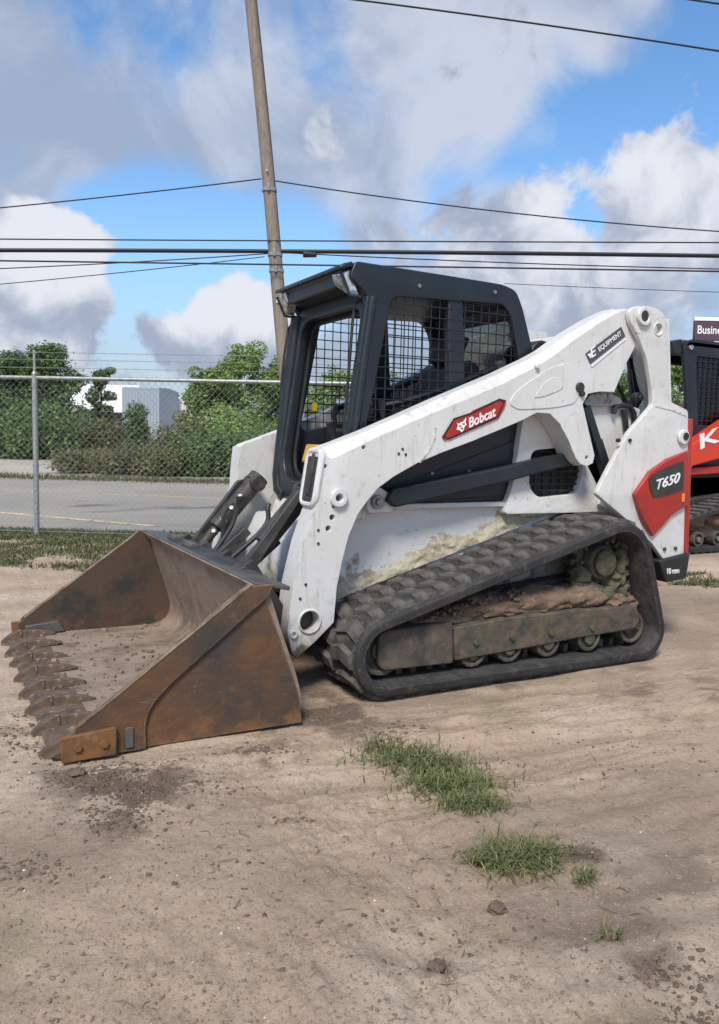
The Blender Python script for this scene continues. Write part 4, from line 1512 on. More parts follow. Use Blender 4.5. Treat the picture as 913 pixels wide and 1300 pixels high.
# --- bucket
BW = .97
bucket = bpy.data.objects.new('bucket', None)
bucket.empty_display_size = .2
COL.objects.link(bucket)
bucket.parent = LOADER
prof_out = [(1.44, .012), (.62, .006), (.545, .02), (.505, .055), (.497, .10), (.52, .20), (.60, .42), (.655, .590)]
prof_in = [(1.44, .030), (.68, .026), (.60, .045), (.56, .085), (.552, .14), (.57, .22), (.635, .42), (.690, .592)]
po = rounded(prof_out, [0, .0, .03, .03, .03, .05, .05, 0], 4)
pi_ = rounded(prof_in, [0, .0, .06, .06, .06, .08, .08, 0], 4)
sh = MB().prism(po + pi_[::-1], -BW + .012, BW - .012).build('shell', M['bucket_in'], bucket, ang=30)
sh.data.materials.append(M['bucket_out'])
for pl in sh.data.polygons:
    c_ = pl.center
    if pl.normal.x < -.2 or pl.normal.z < -.5:
        pl.material_index = 1
# top lip plate, leaning back
MB().prism([(.716, .606), (.712, .616), (.560, .590), (.564, .572)], -BW, BW).build('top_lip', M['bucket_lip'], bucket, bevel=.004)
MB().prism([(.690, .560), (.720, .602), (.700, .612), (.672, .575)], -BW + .014, BW - .014).build('lip_stiffener', M['bucket_in'], bucket, bevel=.003)
for y in (-.52, -.20):
    MB().box((.642, y, .618), (.05, .15, .030), Matrix.Rotation(R(-13), 3, 'Y')).build('lip_bracket', M['bucket_lip'], bucket, bevel=.006)
def side(sg):
    Yo = BW * sg
    pts = [(1.425, .004), (1.435, .095), (1.40, .122), (.735, .606), (.690, .606), (.60, .36), (.52, .14), (.497, .004)]
    t_ = .016 * sg
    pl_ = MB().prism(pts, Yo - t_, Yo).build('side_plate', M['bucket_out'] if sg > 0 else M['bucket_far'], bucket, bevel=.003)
    # broad strap along the raking edge, swinging down to the heel of the cutter
    st = [(1.42, .003), (1.42, .122), (.738, .607), (.640, .607), (.66, .56), (1.06, .245), (1.135, .170), (1.16, .10), (1.155, .003)]
    ss = MB().prism(rounded(st, [0, 0, 0, 0, .02, .02, .06, .05, 0]), Yo + .0005 * sg, Yo + .014 * sg).build('edge_strap', M['bucket_out'], bucket, bevel=.003)
    # bright worn rim
    MB().beam((1.40, Yo - .001 * sg, .127), (.735, Yo - .001 * sg, .611), .034, .008).build('worn_rim', M['edge'], bucket, bevel=.002)
    # side cutter
    cp = [(1.465, .005), (1.470, .10), (1.27, .112), (1.27, .005)]
    MB().prism(cp, Yo + .0145 * sg, Yo + .036 * sg).build('side_cutter', M['rust'], bucket, bevel=.005)
    MB().prism([(1.235, .02), (1.235, .10), (1.205, .10), (1.205, .02)], Yo + .0145 * sg, Yo + .022 * sg).build('cutter_stop', M['bucket_lip'], bucket, bevel=.003)
    for bx in (1.315, 1.41):
        MB().cyl((bx, Yo + .034 * sg, .058), (bx, Yo + .046 * sg, .058), .017, seg=6).build('cutter_bolt', M['rust'], bucket, bevel=.002)
    # inner gusset at the cutter
    MB().prism([(1.40, .035), (1.40, .085), (1.22, .10), (1.18, .035)], Yo - .050 * sg, Yo - .018 * sg).build('cutter_gusset', M['bucket_lip'], bucket, bevel=.004)


side(1)
side(-1)
MB().prism([(1.30, .031), (1.47, .030), (1.50, .016), (1.47, .004), (1.30, .004)], -BW + .013, BW - .013).build('cutting_edge', M['tooth'], bucket, bevel=.003)
def tooth_mesh():
    a_ = MB()
    prof = [(-.17, .030, .024), (-.13, .052, .030), (-.06, .070, .035), (.0, .074, .038), (.03, .070, .038)]
    a_.loft([[(x, -w, .022), (x, w, .022), (x, w * .72, z), (x, -w * .72, z)] for x, z, w in prof])
    tip = [(.015, .082, .046, .004), (.035, .080, .048, -.002), (.07, .062, .045, -.008), (.105, .034, .039, -.014), (.125, .014, .033, -.016)]
    a_.loft([[(x, -w, zb), (x, w, zb), (x, w * .72, z), (x, -w * .72, z)] for x, z, w, zb in tip])
    a_.v = [(x, y * .70, .020 + (z - .020) * .80 if z > .020 else z) for x, y, z in a_.v]
    me_ = a_.mesh('tooth', True, 30)
    me_.materials.append(M['tooth'])
    return me_


TM = tooth_mesh()
for k in range(8):
    y = -.90 + 1.80 * k / 7
    o = bpy.data.objects.new('tooth', TM)
    COL.objects.link(o)
    o.parent = bucket
    o.location = (1.405, y, .004)
    bm_t = o.modifiers.new('bevel', 'BEVEL'); bm_t.width = .004; bm_t.segments = 2; bm_t.limit_method = 'ANGLE'; bm_t.angle_limit = R(30)
    o.rotation_euler = (0, R(2 + 2 * math.sin(k * 2.3)), R(2 * math.sin(k * 1.7)))
# dirt left in the bucket
dm = MB()
for k in range(420):
    x, y = .60 + .80 * rng.random(), -.93 + 1.86 * rng.random()
    s = .003 + .010 * rng.random() ** 3
    dm.box((x, y, .031 + s * .3), (s * 2, s * 1.6, s), Matrix.Rotation(rng.random() * 6, 3, 'Z'))
tag(dm.build('bucket_crumbs', M['clod'], bucket), kind='stuff')

# ------------------------------------------------------------------ the red loader behind
def second_loader():
    Y0 = on(2, 0, 900, 703).y               # plane of its near track
    f = lambda pts, dy=0.0: PX(Y0 + dy, pts)
    x0 = f([(868, 600)])[0][0]
    base = (x0 - 1.2, Y0 - .85, 0)
    L2 = thing('track_loader', 'orange red track loader with dark cab parked behind the white one', 'track loader', base)
    wy = lambda d: Y0 + d
    # body
    MB().prism([(x0 - .1, .35), (x0 - .1, .95), (x0 - 2.3, .95), (x0 - 2.3, .35)], wy(-1.3), wy(-.42)).build('chassis', M['black'], L2, bevel=.02)
    # track with block tread
    c2 = [(x0 - .25, .22, .22), (x0 - 1.95, .19, .19), (x0 - 1.75, .55, .25)]
    def belt(yi, yo):
        P, d, nrm, per = hull_path([(a_, b_, r_ - .02) for a_, b_, r_ in c2], .04)
        mb = MB(); n = len(P); vs = []; fs = []
        for i in range(n):
            for yy, hh in ((yi, -.06), (yi, 0), (yo, 0), (yo, -.06)):
                vs.append((P[i, 0] + nrm[i, 0] * hh, yy, P[i, 1] + nrm[i, 1] * hh))
        for i in range(n):
            j = (i + 1) % n
            for k in range(4):
                fs.append((i * 4 + k, i * 4 + (k + 1) % 4, j * 4 + (k + 1) % 4, j * 4 + k))
        mb.add(vs, fs)
        t_ = mb.build('track', M['rubber'], L2, bevel=.008)
        for k in range(0, n, 3):
            c_ = Vector((P[k, 0], (yi + yo) / 2, P[k, 1])) + Vector((nrm[k, 0], 0, nrm[k, 1])) * .01
            lg = MB().box(c_, (.06, abs(yo - yi) - .03, .03), Matrix((Vector((d[k, 0], 0, d[k, 1])), Vector((nrm[k, 0], 0, nrm[k, 1])).cross(Vector((d[k, 0], 0, d[k, 1]))),
                                                             Vector((nrm[k, 0], 0, nrm[k, 1])))).transposed())
            lg.build('tread_lug', M['tread'], t_)
    belt(wy(-.40), wy(0)); belt(wy(-1.75), wy(-1.35))
    MB().prism([(x0 - .25, .16), (x0 - .2, .30), (x0 - 1.6, .34), (x0 - 1.7, .16)], wy(-.35), wy(-.12)).build('track_frame', M['under'], L2, bevel=.01)
    for k in range(4):
        lumpy('soil_heap', (x0 - .35 - .4 * k, wy(-.18), .36), (.26, .12, .09), M['brown_mud'], L2, 500 + k, amp=.4)
    for k in range(5):
        x = x0 - .35 - .32 * k
        w_ = MB().cyl((x, wy(-.32), .16), (x, wy(-.07), .16), .085, seg=20).ring((x, wy(-.07), .16), (x, wy(-.04), .16), .085, .06).build('track_roller', M['under'], L2, bevel=.005)
        MB().cyl((x, wy(-.07), .16), (x, wy(-.03), .16), .03, seg=12).build('roller_hub', M['steel'], w_)
    # red arm rising to the rear, with lettering
    ap = f([(850, 582), (876, 566), (913, 541), (980, 497), (1050, 450), (1060, 470), (990, 540), (913, 583), (880, 592), (850, 640)], -.30)
    arm2 = MB().prism(ap, wy(-.46), wy(-.30)).build('lift_arm', M['orange_red'], L2, bevel=.015)
    q, e = on(1, wy(-.295), 889, 571), on(1, wy(-.295), 1000, 524)
    text('arm_lettering', 'Kubota', q, e - q, (.12, 0, 1), (e - q).length, M['print_white'], arm2, height=.175, bold=.02)
    mirror_y = 2 * (Y0 - .86)
    ap2 = [(x, z) for x, z in ap]
    MB().prism(ap2, mirror_y - wy(-.46), mirror_y - wy(-.30)).build('lift_arm', M['orange_red'], L2, bevel=.015)
    MB().prism(f([(872, 594), (980, 588), (980, 597), (872, 604)], -.36), wy(-.44), wy(-.36)).build('lower_link', M['red'], L2, bevel=.01)
    MB().prism(f([(872, 606), (960, 603), (960, 640), (872, 640)], -.42), wy(-.60), wy(-.42)).build('side_cover', M['black'], L2, bevel=.01)
    MB().prism(f([(872, 634), (960, 622), (960, 634), (872, 645)], -.30), wy(-.44), wy(-.30)).build('fender', M['rubber'], L2, bevel=.01)
    # cab
    so_ = f([(868, 440), (880, 430), (1000, 446), (1010, 466), (1010, 600), (876, 590), (872, 500)], -.45)
    wi_ = rounded(f([(884, 452), (985, 464), (990, 540), (886, 540)], -.45), .05)
    cabo = plate('cab', rounded(so_, .04), [wi_], wy(-.50), wy(-.45), M['cab'], L2, .008)
    plate('cab_side', rounded(so_, .04), [wi_], wy(-1.32), wy(-1.27), M['cab'], L2, .008)
    gxs = np.array(wi_); a0, b0 = gxs.min(0); a1, b1 = gxs.max(0)
    s_ = MB()
    for k in range(1, 18):
        x = a0 + (a1 - a0) * k / 18
        s_.span((x - .004, wy(-.482), b0), (x + .004, wy(-.474), b1))
    for k in range(1, 14):
        z = b0 + (b1 - b0) * k / 14
        s_.span((a0, wy(-.474), z - .004), (a1, wy(-.467), z + .004))
    s_.build('window_screen', M['wire'], L2)
    plate('side_window', rounded([(a0 - .01, b0 - .01), (a1 + .01, b0 - .01), (a1 + .01, b1 + .01), (a0 - .01, b1 + .01)], .05), [], wy(-.496), wy(-.490), M['dark_glass'], L2, 0.0)
    rx = [t[0] for t in so_]; rz = max(t[1] for t in so_)
    MB().span((min(rx), wy(-1.32), rz - .10), (max(rx) + .02, wy(-.45), rz - .02)).build('roof', M['cab'], L2, bevel=.02)
    vp = f([(857, 433), (868, 430), (872, 447), (858, 449)], -.45)
    MB().prism(vp, wy(-1.30), wy(-.47)).build('visor', M['cab'], L2, bevel=.01)
    p_ = on(1, wy(-.44), 877, 441)
    MB().cyl((p_.x, wy(-.45), p_.z), (p_.x, wy(-.42), p_.z), .028, seg=14).build('work_light', M['lens'], L2, bevel=.004)
    MB().span((min(rx) - 1.0, wy(-1.25), .95), (min(rx) - .25, wy(-.52), 1.55)).build('seat', M['seat'], L2, bevel=.06)
    # front: raised coupler box and uprights at the rear
    MB().prism([(x0 - 2.25, .5), (x0 - 2.25, 1.35), (x0 - 2.45, 1.9), (x0 - 2.65, 1.9), (x0 - 2.7, .5)], wy(-1.28), wy(-.44)).build('rear_body', M['black'], L2, bevel=.02)


second_loader()

# sign over the roof of the red loader
sp_ = [at_depth(a, b, 22) for a, b in [(880, 432), (880, 409), (1010, 384), (1010, 412)]]
sign = thing('sign', 'plum sign board with white lettering and white top edge above the red loader', 'sign', (sp_[0].x, sp_[0].y, 0))
ex = (sp_[3] - sp_[0]); ex.z = 0
ex.normalize()
ez = Vector((0, 0, 1))
w_s = (sp_[3] - sp_[0]).length
z0_, z1_ = sp_[0].z, sp_[1].z + .02
nrm_s = ex.cross(ez)
c_ = Vector((sp_[0].x, sp_[0].y, 0)) + ex * (w_s / 2)
rot_s = Matrix((ex, nrm_s, ez)).transposed()
M['plum'] = mat('plum_sign_face', (0.085, 0.05, 0.07), 0.5)
bd = MB().box(c_ + ez * ((z0_ + z1_) / 2), (w_s, .12, z1_ - z0_), rot_s).build('board', M['plum'], sign, bevel=.01)
MB().box(c_ + ez * (z1_ + .055), (w_s + .04, .16, .10), rot_s).build('top_edge', M['print_white'], sign, bevel=.01)
q = at_depth(883, 424, 21.7)
side_s = -1 if nrm_s.dot(FW) > 0 else 1
q = Vector((sp_[0].x, sp_[0].y, 0)) + ex * .08 + nrm_s * (side_s * .066) + ez * (z0_ + .17)
text('lettering', 'Business', q, ex, ez, .84, M['print_white'], sign, height=.22, bold=.012)
for k in (.2, .8):
    b_ = Vector((sp_[0].x, sp_[0].y, 0)) + ex * w_s * k - nrm_s * side_s * .10
    MB().cyl((b_.x, b_.y, 0), (b_.x, b_.y, z1_), .05, seg=12).build('post', M['galv'], sign)

# ------------------------------------------------------------------ fence
fence = thing('chain_link_fence', 'grey chain link fence with pipe rail and barbed wire behind the bucket', 'fence', tuple(FENCE_A))
FS0, FS1, FH = -9.15, 6.1, 1.80
for k in range(-3, 3):
    b_ = fpt(k * 3.05, 0)
    MB().cyl(b_, b_ + Vector((0, 0, FH + .04)), .030, seg=14).cyl(b_ + Vector((0, 0, FH + .04)), b_ + Vector((0, 0, FH + .07)), .036, .02, seg=14).build('post', M['galv'], fence)
    MB().cyl(b_ + Vector((0, 0, FH + .06)), b_ + Vector((0, 0, FH + .31)), .014, seg=8).build('wire_arm', M['galv'], fence)
    for z in (.25, .8, 1.35):
        MB().ring(b_ + Vector((0, 0, z)), b_ + Vector((0, 0, z + .02)), .034, .028, seg=12).build('tie_band', M['galv'], fence)
MB().cyl(fpt(FS0, 0, FH), fpt(FS1, 0, FH), .022, seg=12).build('top_rail', M['galv'], fence)
MB().cyl(fpt(FS0, .012, .05), fpt(FS1, .012, .05), .003, seg=5).build('tension_wire', M['galv'], fence)
for z in (.11, .20, .28):
    bw = MB()
    for dz in (0, .006):
        bw.cyl(fpt(FS0, 0, FH + z + dz), fpt(FS1, 0, FH + z + dz), .0015, seg=4, caps=False)
    s = FS0
    while s < FS1:
        c_ = fpt(s, 0, FH + z)
        bw.cyl(c_ + Vector((.012, .01, .015)), c_ - Vector((.012, .01, .015)), .0013, seg=3)
        s += .12
    bw.build('barbed_wire', M['galv'], fence)
cl = MB()
step = .076
hgt = FH - .05
s = FS0 - hgt
while s < FS1:
    for sg in (1, -1):
        a0, a1 = (s, s + hgt) if sg > 0 else (s + hgt, s)
        z0_, z1_ = .05, FH
        lo_s, hi_s = FS0, FS1
        # clip to the run of the fence
        def cut_(a0, z0, a1, z1):
            for lim, up_ in ((FS0, False), (FS1, True)):
                for _ in range(2):
                    if (a0 > lim) if up_ else (a0 < lim):
                        t = (lim - a0) / (a1 - a0); a0, z0 = lim, z0 + (z1 - z0) * t
                    a0, z0, a1, z1 = a1, z1, a0, z0
            return a0, z0, a1, z1
        if max(a0, a1) <= FS0 or min(a0, a1) >= FS1:
            continue
        b0, y0, b1, y1 = cut_(a0, z0_, a1, z1_)
        cl.cyl(fpt(b0, .026 + .003 * sg, y0), fpt(b1, .026 + .003 * sg, y1), .0013, seg=3, caps=False)
    s += step
tag(cl.build('chain_link_mesh', M['galv'], fence, smooth=False), kind='stuff')

# ------------------------------------------------------------------ pole and overhead cables
PD = 16.0
pt = at_depth(300, -190, PD)
pb_ = at_depth(366.5, 500, PD)
dirp = (pb_ - pt)
t_ = (0 - pt.z) / dirp.z
pfoot = pt + dirp * t_
pole = thing('utility_pole', 'weathered leaning wooden utility pole behind the cab', 'utility pole', (pfoot.x, pfoot.y, 0))
rings = []
n = 40
ax = (pt - pfoot).normalized()
pp = []
rr_ = []
for k in range(n + 1):
    t = k / n
    p = pfoot.lerp(pt, t) + Vector((.02 * math.sin(t * 9), .02 * math.cos(t * 7), 0))
    pp.append(p); rr_.append(.150 - .050 * t)
MB().tube(pp, .14, 18, radii=rr_).build('shaft', M['wood'], pole, ang=60)
at_p = lambda py: pfoot.lerp(pt, 1 - (py + 190) / ((dirp * t_).length / (dirp.length) * 690))
def pole_at(py):
    # height on the pole at a photo row
    best = min((abs(((650 - FPX * (v - CAM).dot(UP) / (v - CAM).dot(FW))) - py), i) for i, v in enumerate(pp))[1]
    return pp[best]


for a in (228, 318):
    c_ = pole_at(a)
    MB().cyl(c_ - FW * .02, c_ - FW * .19, .018, seg=8).build('insulator_bolt', M['galv'], pole)
cond = [v + RT * .118 - FW * .03 for v in pp[:34]]
MB().tube(cond, .016, 6).build('ground_wire', M['cable'], pole)


for a in (236, 330, 352):
    c_ = pole_at(a)
    MB().ring(c_ - Vector((0, 0, .03)), c_ + Vector((0, 0, .03)), .150, .12, seg=24).build('pole_band', M['galv'], pole)
    MB().box(c_ - FW * .16, (.05, .06, .14)).build('cable_clamp', M['galv'], pole, bevel=.008)
c_ = pole_at(392)
MB().box(c_ - FW * .150, (.09, .01, .06)).build('pole_tag', M['print_white'], pole)


def cable(pts, r_, label, dep=(PD, PD)):
    """a slack cable through photo points, carried on well past the frame"""
    xs = np.array([q[0] for q in pts], float); ys_ = np.array([q[1] for q in pts], float)
    c_ = np.polyfit(xs, ys_, min(len(pts) - 1, 2))
    X_ = np.linspace(-700, 1650, 48)
    d0 = dep[0]
    if len(pts) > 2 and abs(c_[0]) > 1e-4:
        c1_ = c_
    path = []
    for x in X_:
        dd = np.interp(x, [0, 913], dep) if dep[0] != dep[1] else d0
        y = np.polyval(c_, x)
        path.append(at_depth(x, y, dd))
    o = MB().tube(path, r_, 6).build('overhead_cable', M['cable'], None, origin=tuple(path[0]))
    tag(o, label, 'cable', 'overhead cables')
    return o


cable([(0, 303.5), (330, 305.5), (913, 308)], .014, 'thin black overhead cable, second of the level ones from the top', (15.9, 15.9))
cable([(0, 318), (340, 318), (640, 322.5), (913, 324.5)], .042, 'thickest black overhead cable crossing the whole sky')
cable([(0, 331.5), (330, 334), (620, 341.5), (913, 344)], .017, 'lowest of the level black overhead cables, grazing the cab roof', (15.7, 15.7))


def half_cable(pts, r_, label, dep):
    xs = [q[0] for q in pts]
    path = []
    c_ = np.polyfit(xs, [q[1] for q in pts], min(2, len(pts) - 1))
    for x in np.linspace(xs[0], xs[-1], 30):
        path.append(at_depth(x, np.polyval(c_, x), float(np.interp(x, [min(xs), max(xs)], dep))))
    o = MB().tube(path, r_, 6).build('overhead_cable', M['cable'], None, origin=tuple(path[0]))
    tag(o, label, 'cable', 'overhead cables')


half_cable([(-500, 302), (0, 264), (170, 246), (332, 227)], .013, 'sagging overhead cable running down to the left from the pole', (17, PD))
half_cable([(340, 227), (560, 262), (740, 280), (913, 292), (1400, 308)], .013, 'sagging overhead cable running down to the right from the pole', (PD, 17))
half_cable([(-400, 352), (0, 341), (200, 331), (340, 322)], .011, 'thin cable climbing to the pole just below the thick cable', (16.5, PD))
half_cable([(-400, 390), (0, 361), (180, 343), (336, 326)], .009, 'fine wire climbing steeply to the pole from the lower left', (16.8, PD))
half_cable([(350, 320), (480, 327), (700, 336), (913, 341), (1400, 346)], .011, 'thin cable leaving the pole to the right below the thick cable', (PD, 16.5))
half_cable([(640, 360), (780, 366), (913, 371), (1400, 380)], .009, 'fine wire emerging from behind the right end of the cab roof', (22, 22))
half_cable([(380, -8), (560, 12), (740, 38), (885, 62), (1400, 150)], .012, 'overhead cable crossing the blue sky at the top right', (11, 11))
half_cable([(840, -6), (913, 5), (1300, 62)], .012, 'short stretch of cable at the very top corner of the sky', (11, 11))
c_ = pole_at(325)
# splice hanging on the thick cable
q0, q1 = at_depth(385, 322.5, PD), at_depth(402, 323.5, PD)
o = MB().cyl(q0, q1, .07, .05, seg=10).build('cable_splice', M['cable'], None, origin=tuple(q0), bevel=.01)
tag(o, 'dark splice case hanging on the thick cable just right of the pole', 'splice case')

# ------------------------------------------------------------------ plants
def leaf_cloud(centres, radii, n, size, seed, flat=.6, squash=1.0):
    """leaf quads spread through the volume of blobs; returns arrays of verts, faces, tint"""
    r_ = np.random.default_rng(seed)
    centres = np.array(centres); radii = np.array(radii)
    w = radii.prod(1) if radii.ndim > 1 else radii ** 3
    w = w ** .8
    pick = r_.choice(len(centres), n, p=w / w.sum())
    d = r_.normal(size=(n, 3)); d /= np.linalg.norm(d, axis=1)[:, None]
    rad = r_.random(n) ** .33
    rad = .40 + .62 * rad * (.70 + .40 * r_.random(n)) + .16 * np.abs(r_.normal(size=n)) * (r_.random(n) < .35)
    pos = centres[pick] + d * radii[pick] * rad[:, None]
    a = r_.normal(size=(n, 3)); a /= np.linalg.norm(a, axis=1)[:, None]
    up = d * .6 + np.array([0, 0, .8]) + r_.normal(size=(n, 3)) * flat
    up /= np.linalg.norm(up, axis=1)[:, None]
    u = np.cross(up, a); u /= np.linalg.norm(u, axis=1)[:, None]
    v = np.cross(up, u)
    s = size * (.6 + .8 * r_.random(n))[:, None]
    quad = np.stack([pos - u * s * .5, pos + v * s * .32, pos + u * s * .5, pos - v * s * .32], 1)
    tint = np.clip(.5 + .22 * r_.normal(size=n) + (pick % 5 - 2) * .06, 0, 1)
    return quad.reshape(-1, 3), tint


def quads_mesh(name, V, tint, material, parent=None, origin=None, per=4):
    n = len(V) // per
    me_ = bpy.data.meshes.new(name)
    me_.vertices.add(len(V)); me_.vertices.foreach_set('co', np.asarray(V, float).ravel())
    me_.loops.add(n * per); me_.loops.foreach_set('vertex_index', np.arange(n * per))
    me_.polygons.add(n); me_.polygons.foreach_set('loop_start', np.arange(0, n * per, per))
    me_.update(calc_edges=True)
    at = me_.attributes.new('tint', 'FLOAT', 'FACE')
    at.data.foreach_set('value', np.asarray(tint, float))
    return link(name, me_, material, parent, origin)


def tree(base, h, spread, label, leaf, n, size, seed, trunk_h=.3, group='trees beyond the fence', trunk_r=.16, squash=1.0):
    r_ = random.Random(seed)
    t = thing('tree', label, 'tree', tuple(base), group)
    tb = MB()
    top = Vector(base) + Vector((r_.uniform(-.2, .2), r_.uniform(-.2, .2), h * .8))
    b0 = Vector(base)
    pts = [b0.lerp(top, k / 6) + Vector((r_.uniform(-.06, .06), r_.uniform(-.06, .06), 0)) * (h / 5) for k in range(7)]
    tb.tube(pts, .1, 8, radii=[trunk_r * (1 - .85 * k / 6) for k in range(7)])
    cs, rs = [], []
    nb = 13
    for k in range(nb):
        f_ = trunk_h + (1 - trunk_h) * (k + .5) / nb
        an = k * 2.4 + r_.uniform(-.4, .4)
        wid = spread * (math.sin(math.pi * min(1, (f_ - trunk_h) / (1 - trunk_h) * .80 + .18)) ** .7)
        rr = wid * r_.uniform(.40, .85)
        st = b0.lerp(top, min(.95, f_ * .75))
        en = Vector((b0.x + math.cos(an) * rr, b0.y + math.sin(an) * rr, b0.z + h * f_ * r_.uniform(.92, 1.0)))
        tb.tube([st, st.lerp(en, .5) + Vector((0, 0, .08 * h * r_.random())), en], .03, 6, radii=[trunk_r * .35, trunk_r * .22, trunk_r * .08])
        br = spread * r_.uniform(.30, .50)
        cs.append(tuple(en)); rs.append((br, br, br * .72))
        for q in range(4):
            o_ = Vector((r_.uniform(-1, 1), r_.uniform(-1, 1), r_.uniform(-.6, .8))) * br
            cs.append(tuple(en + o_)); b2 = br * r_.uniform(.30, .6); rs.append((b2, b2, b2 * .75))
    cs.append(tuple(top + Vector((0, 0, h * .08)))); rs.append((spread * .22, spread * .22, h * .10))
    tb.build('trunk', M['bark'], t, ang=60)
    V, ti = leaf_cloud(cs, rs, int(n * 2.5), size * .78, seed)
    V[:, 2] = np.maximum(V[:, 2], .1)
    quads_mesh('crown', V, ti, M[leaf], t)
    return t


def bush(base, rad, h, label, leaf, n, size, seed, group='bushes beyond the asphalt', stems=7, name='bush', cat='bush'):
    r_ = random.Random(seed)
    t = thing(name, label, cat, tuple(base), group)
    cs, rs = [], []
    sb_ = MB()
    for k in range(stems):
        an = r_.uniform(0, 6.28); q = rad * r_.uniform(.15, .85)
        tip = Vector(base) + Vector((math.cos(an) * q, math.sin(an) * q, h * r_.uniform(.45, .85)))
        sb_.tube([Vector(base) + Vector((math.cos(an) * q * .3, math.sin(an) * q * .3, 0)), tip], .02, 5, radii=[.03, .01])
        cs.append(tuple(tip)); b2 = rad * r_.uniform(.26, .45); rs.append((b2, b2, min(b2, h * .30)))
        cs.append((tip.x, tip.y, tip.z * .5)); rs.append((b2, b2, h * .3))
    sb_.build('stems', M['bark'], t)
    V, ti = leaf_cloud(cs, rs, n, size, seed)
    V[:, 2] = np.maximum(V[:, 2], .02)
    quads_mesh('foliage', V, ti, M[leaf], t)
    return t


def gp(px, dep):
    """ground point under a photo column at a distance along the view"""
    p_ = at_depth(px, 560, dep)
    return Vector((p_.x, p_.y, 0))


def hz(px, py, dep):
    return max(.3, at_depth(px, py, dep).z)


tree(gp(12, 37), hz(10, 446, 37), 2.3, 'broad deep green tree at the left edge behind the fence', 'leaf_deep', 9000, .17, 1, .12)
tree(gp(58, 38), hz(55, 442, 38), 2.1, 'tall deep green tree with ragged top left of the white roof', 'leaf_deep', 9000, .17, 2, .12)
tree(gp(-75, 40), hz(-70, 430, 40), 2.6, 'deep green tree just outside the left edge of the view', 'leaf_deep', 6000, .2, 3, .15)
tree(gp(127, 44), hz(130, 472, 44), .95, 'small slender tree in front of the white roof', 'leaf_deep', 3600, .16, 4, .12, trunk_r=.08)
tree(gp(266, 36), hz(262, 470, 36), 1.35, 'light green tree beside the small white shed', 'leaf_light', 6000, .16, 5, .12)
tree(gp(305, 36), hz(310, 446, 36), 1.95, 'tallest light green tree just left of the utility pole', 'leaf_light', 9000, .16, 6, .1)
tree(gp(352, 37), hz(350, 462, 37), 1.6, 'light green tree behind the foot of the utility pole', 'leaf_light', 7000, .16, 7, .1)
tree(gp(420, 40), hz(420, 478, 40), 2.0, 'light green tree seen through the open cab front', 'leaf_light', 6000, .18, 8, .1)
tree(gp(500, 44), hz(500, 492, 44), 2.3, 'mid green tree seen through the cab side screen', 'leaf_deep', 6000, .2, 9, .1)
tree(gp(610, 44), hz(610, 512, 44), 2.4, 'green tree hidden behind the rear of the cab', 'leaf_light', 5000, .2, 10, .1)
tree(gp(700, 42), hz(700, 450, 42), 1.8, 'light green tree showing between cab and lift arm', 'leaf_light', 6000, .18, 12, .1)
tree(gp(856, 40), hz(858, 462, 40), 1.5, 'green tree in the gap between the two loaders', 'leaf_light', 5000, .17, 13, .1)
tree(gp(790, 46), hz(790, 480, 46), 2.3, 'green tree behind the rear upright of the white loader', 'leaf_deep', 5000, .2, 14, .1)
tree(gp(1010, 46), hz(1000, 450, 46), 2.6, 'green tree beyond the red loader', 'leaf_deep', 5000, .2, 15, .1)

# hedge-like growth right across the back
bush(gp(172, 43), 1.3, hz(170, 512, 43), 'rounded dark bush in front of the blue grey building', 'leaf_deep', 5000, .13, 21)
bush(gp(55, 34), 2.3, 2.3, 'deep green bush under the trees at the left', 'leaf_deep', 6000, .15, 22, stems=12)
bush(gp(-10, 34), 2.2, 2.0, 'deep green bush at the left edge of the view', 'leaf_deep', 5000, .15, 23, stems=10)
bush(gp(118, 35), 1.2, 1.7, 'yellowish olive bush below the white roof', 'leaf_dull', 4500, .13, 24, stems=9)
bush(gp(150, 30), 1.7, .55, 'low olive weeds before the blue grey building', 'leaf_dull', 6000, .10, 25, stems=12)
bush(gp(120, 23.5), 1.35, .62, 'low weedy mound at the left end of the verge', 'leaf_dull', 6000, .08, 26, stems=14)
bush(gp(180, 23.0), 1.5, .78, 'olive weedy mound on the verge beyond the asphalt', 'leaf_dull', 8000, .085, 27, stems=16)
bush(gp(225, 23.5), 1.3, .95, 'mixed olive bush on the verge left of the green one', 'leaf_dull', 7000, .09, 28, stems=14)
bush(gp(268, 23.0), 1.15, 1.2, 'dark green leafy bush on the verge left of the far lift arm', 'leaf_deep', 8000, .10, 29, stems=14)
bush(gp(318, 23.5), 1.4, 1.35, 'green bush on the verge partly behind the far lift arm', 'leaf_deep', 7000, .10, 30, stems=12)
bush(gp(250, 33), 2.0, 1.9, 'yellow green bush below the light green trees', 'leaf_dull', 6000, .13, 31, stems=12)
bush(gp(315, 33), 2.4, 2.2, 'green bush at the foot of the tallest light green tree', 'leaf_light', 6000, .13, 32, stems=12)
for k, (a, l) in enumerate([(400, 'olive bush seen low through the cab front'), (480, 'green bush behind the cab'), (580, 'dense bush behind the middle of the cab'),
                            (690, 'dense bush behind the rear of the cab'), (800, 'dense bush behind the rear upright'), (900, 'dense bush behind the red loader')]):
    bush(gp(a, 27 + k % 2 * 3), 2.6, 1.5, l, 'leaf_deep' if k % 2 else 'leaf_dull', 4000, .14, 40 + k, stems=10)

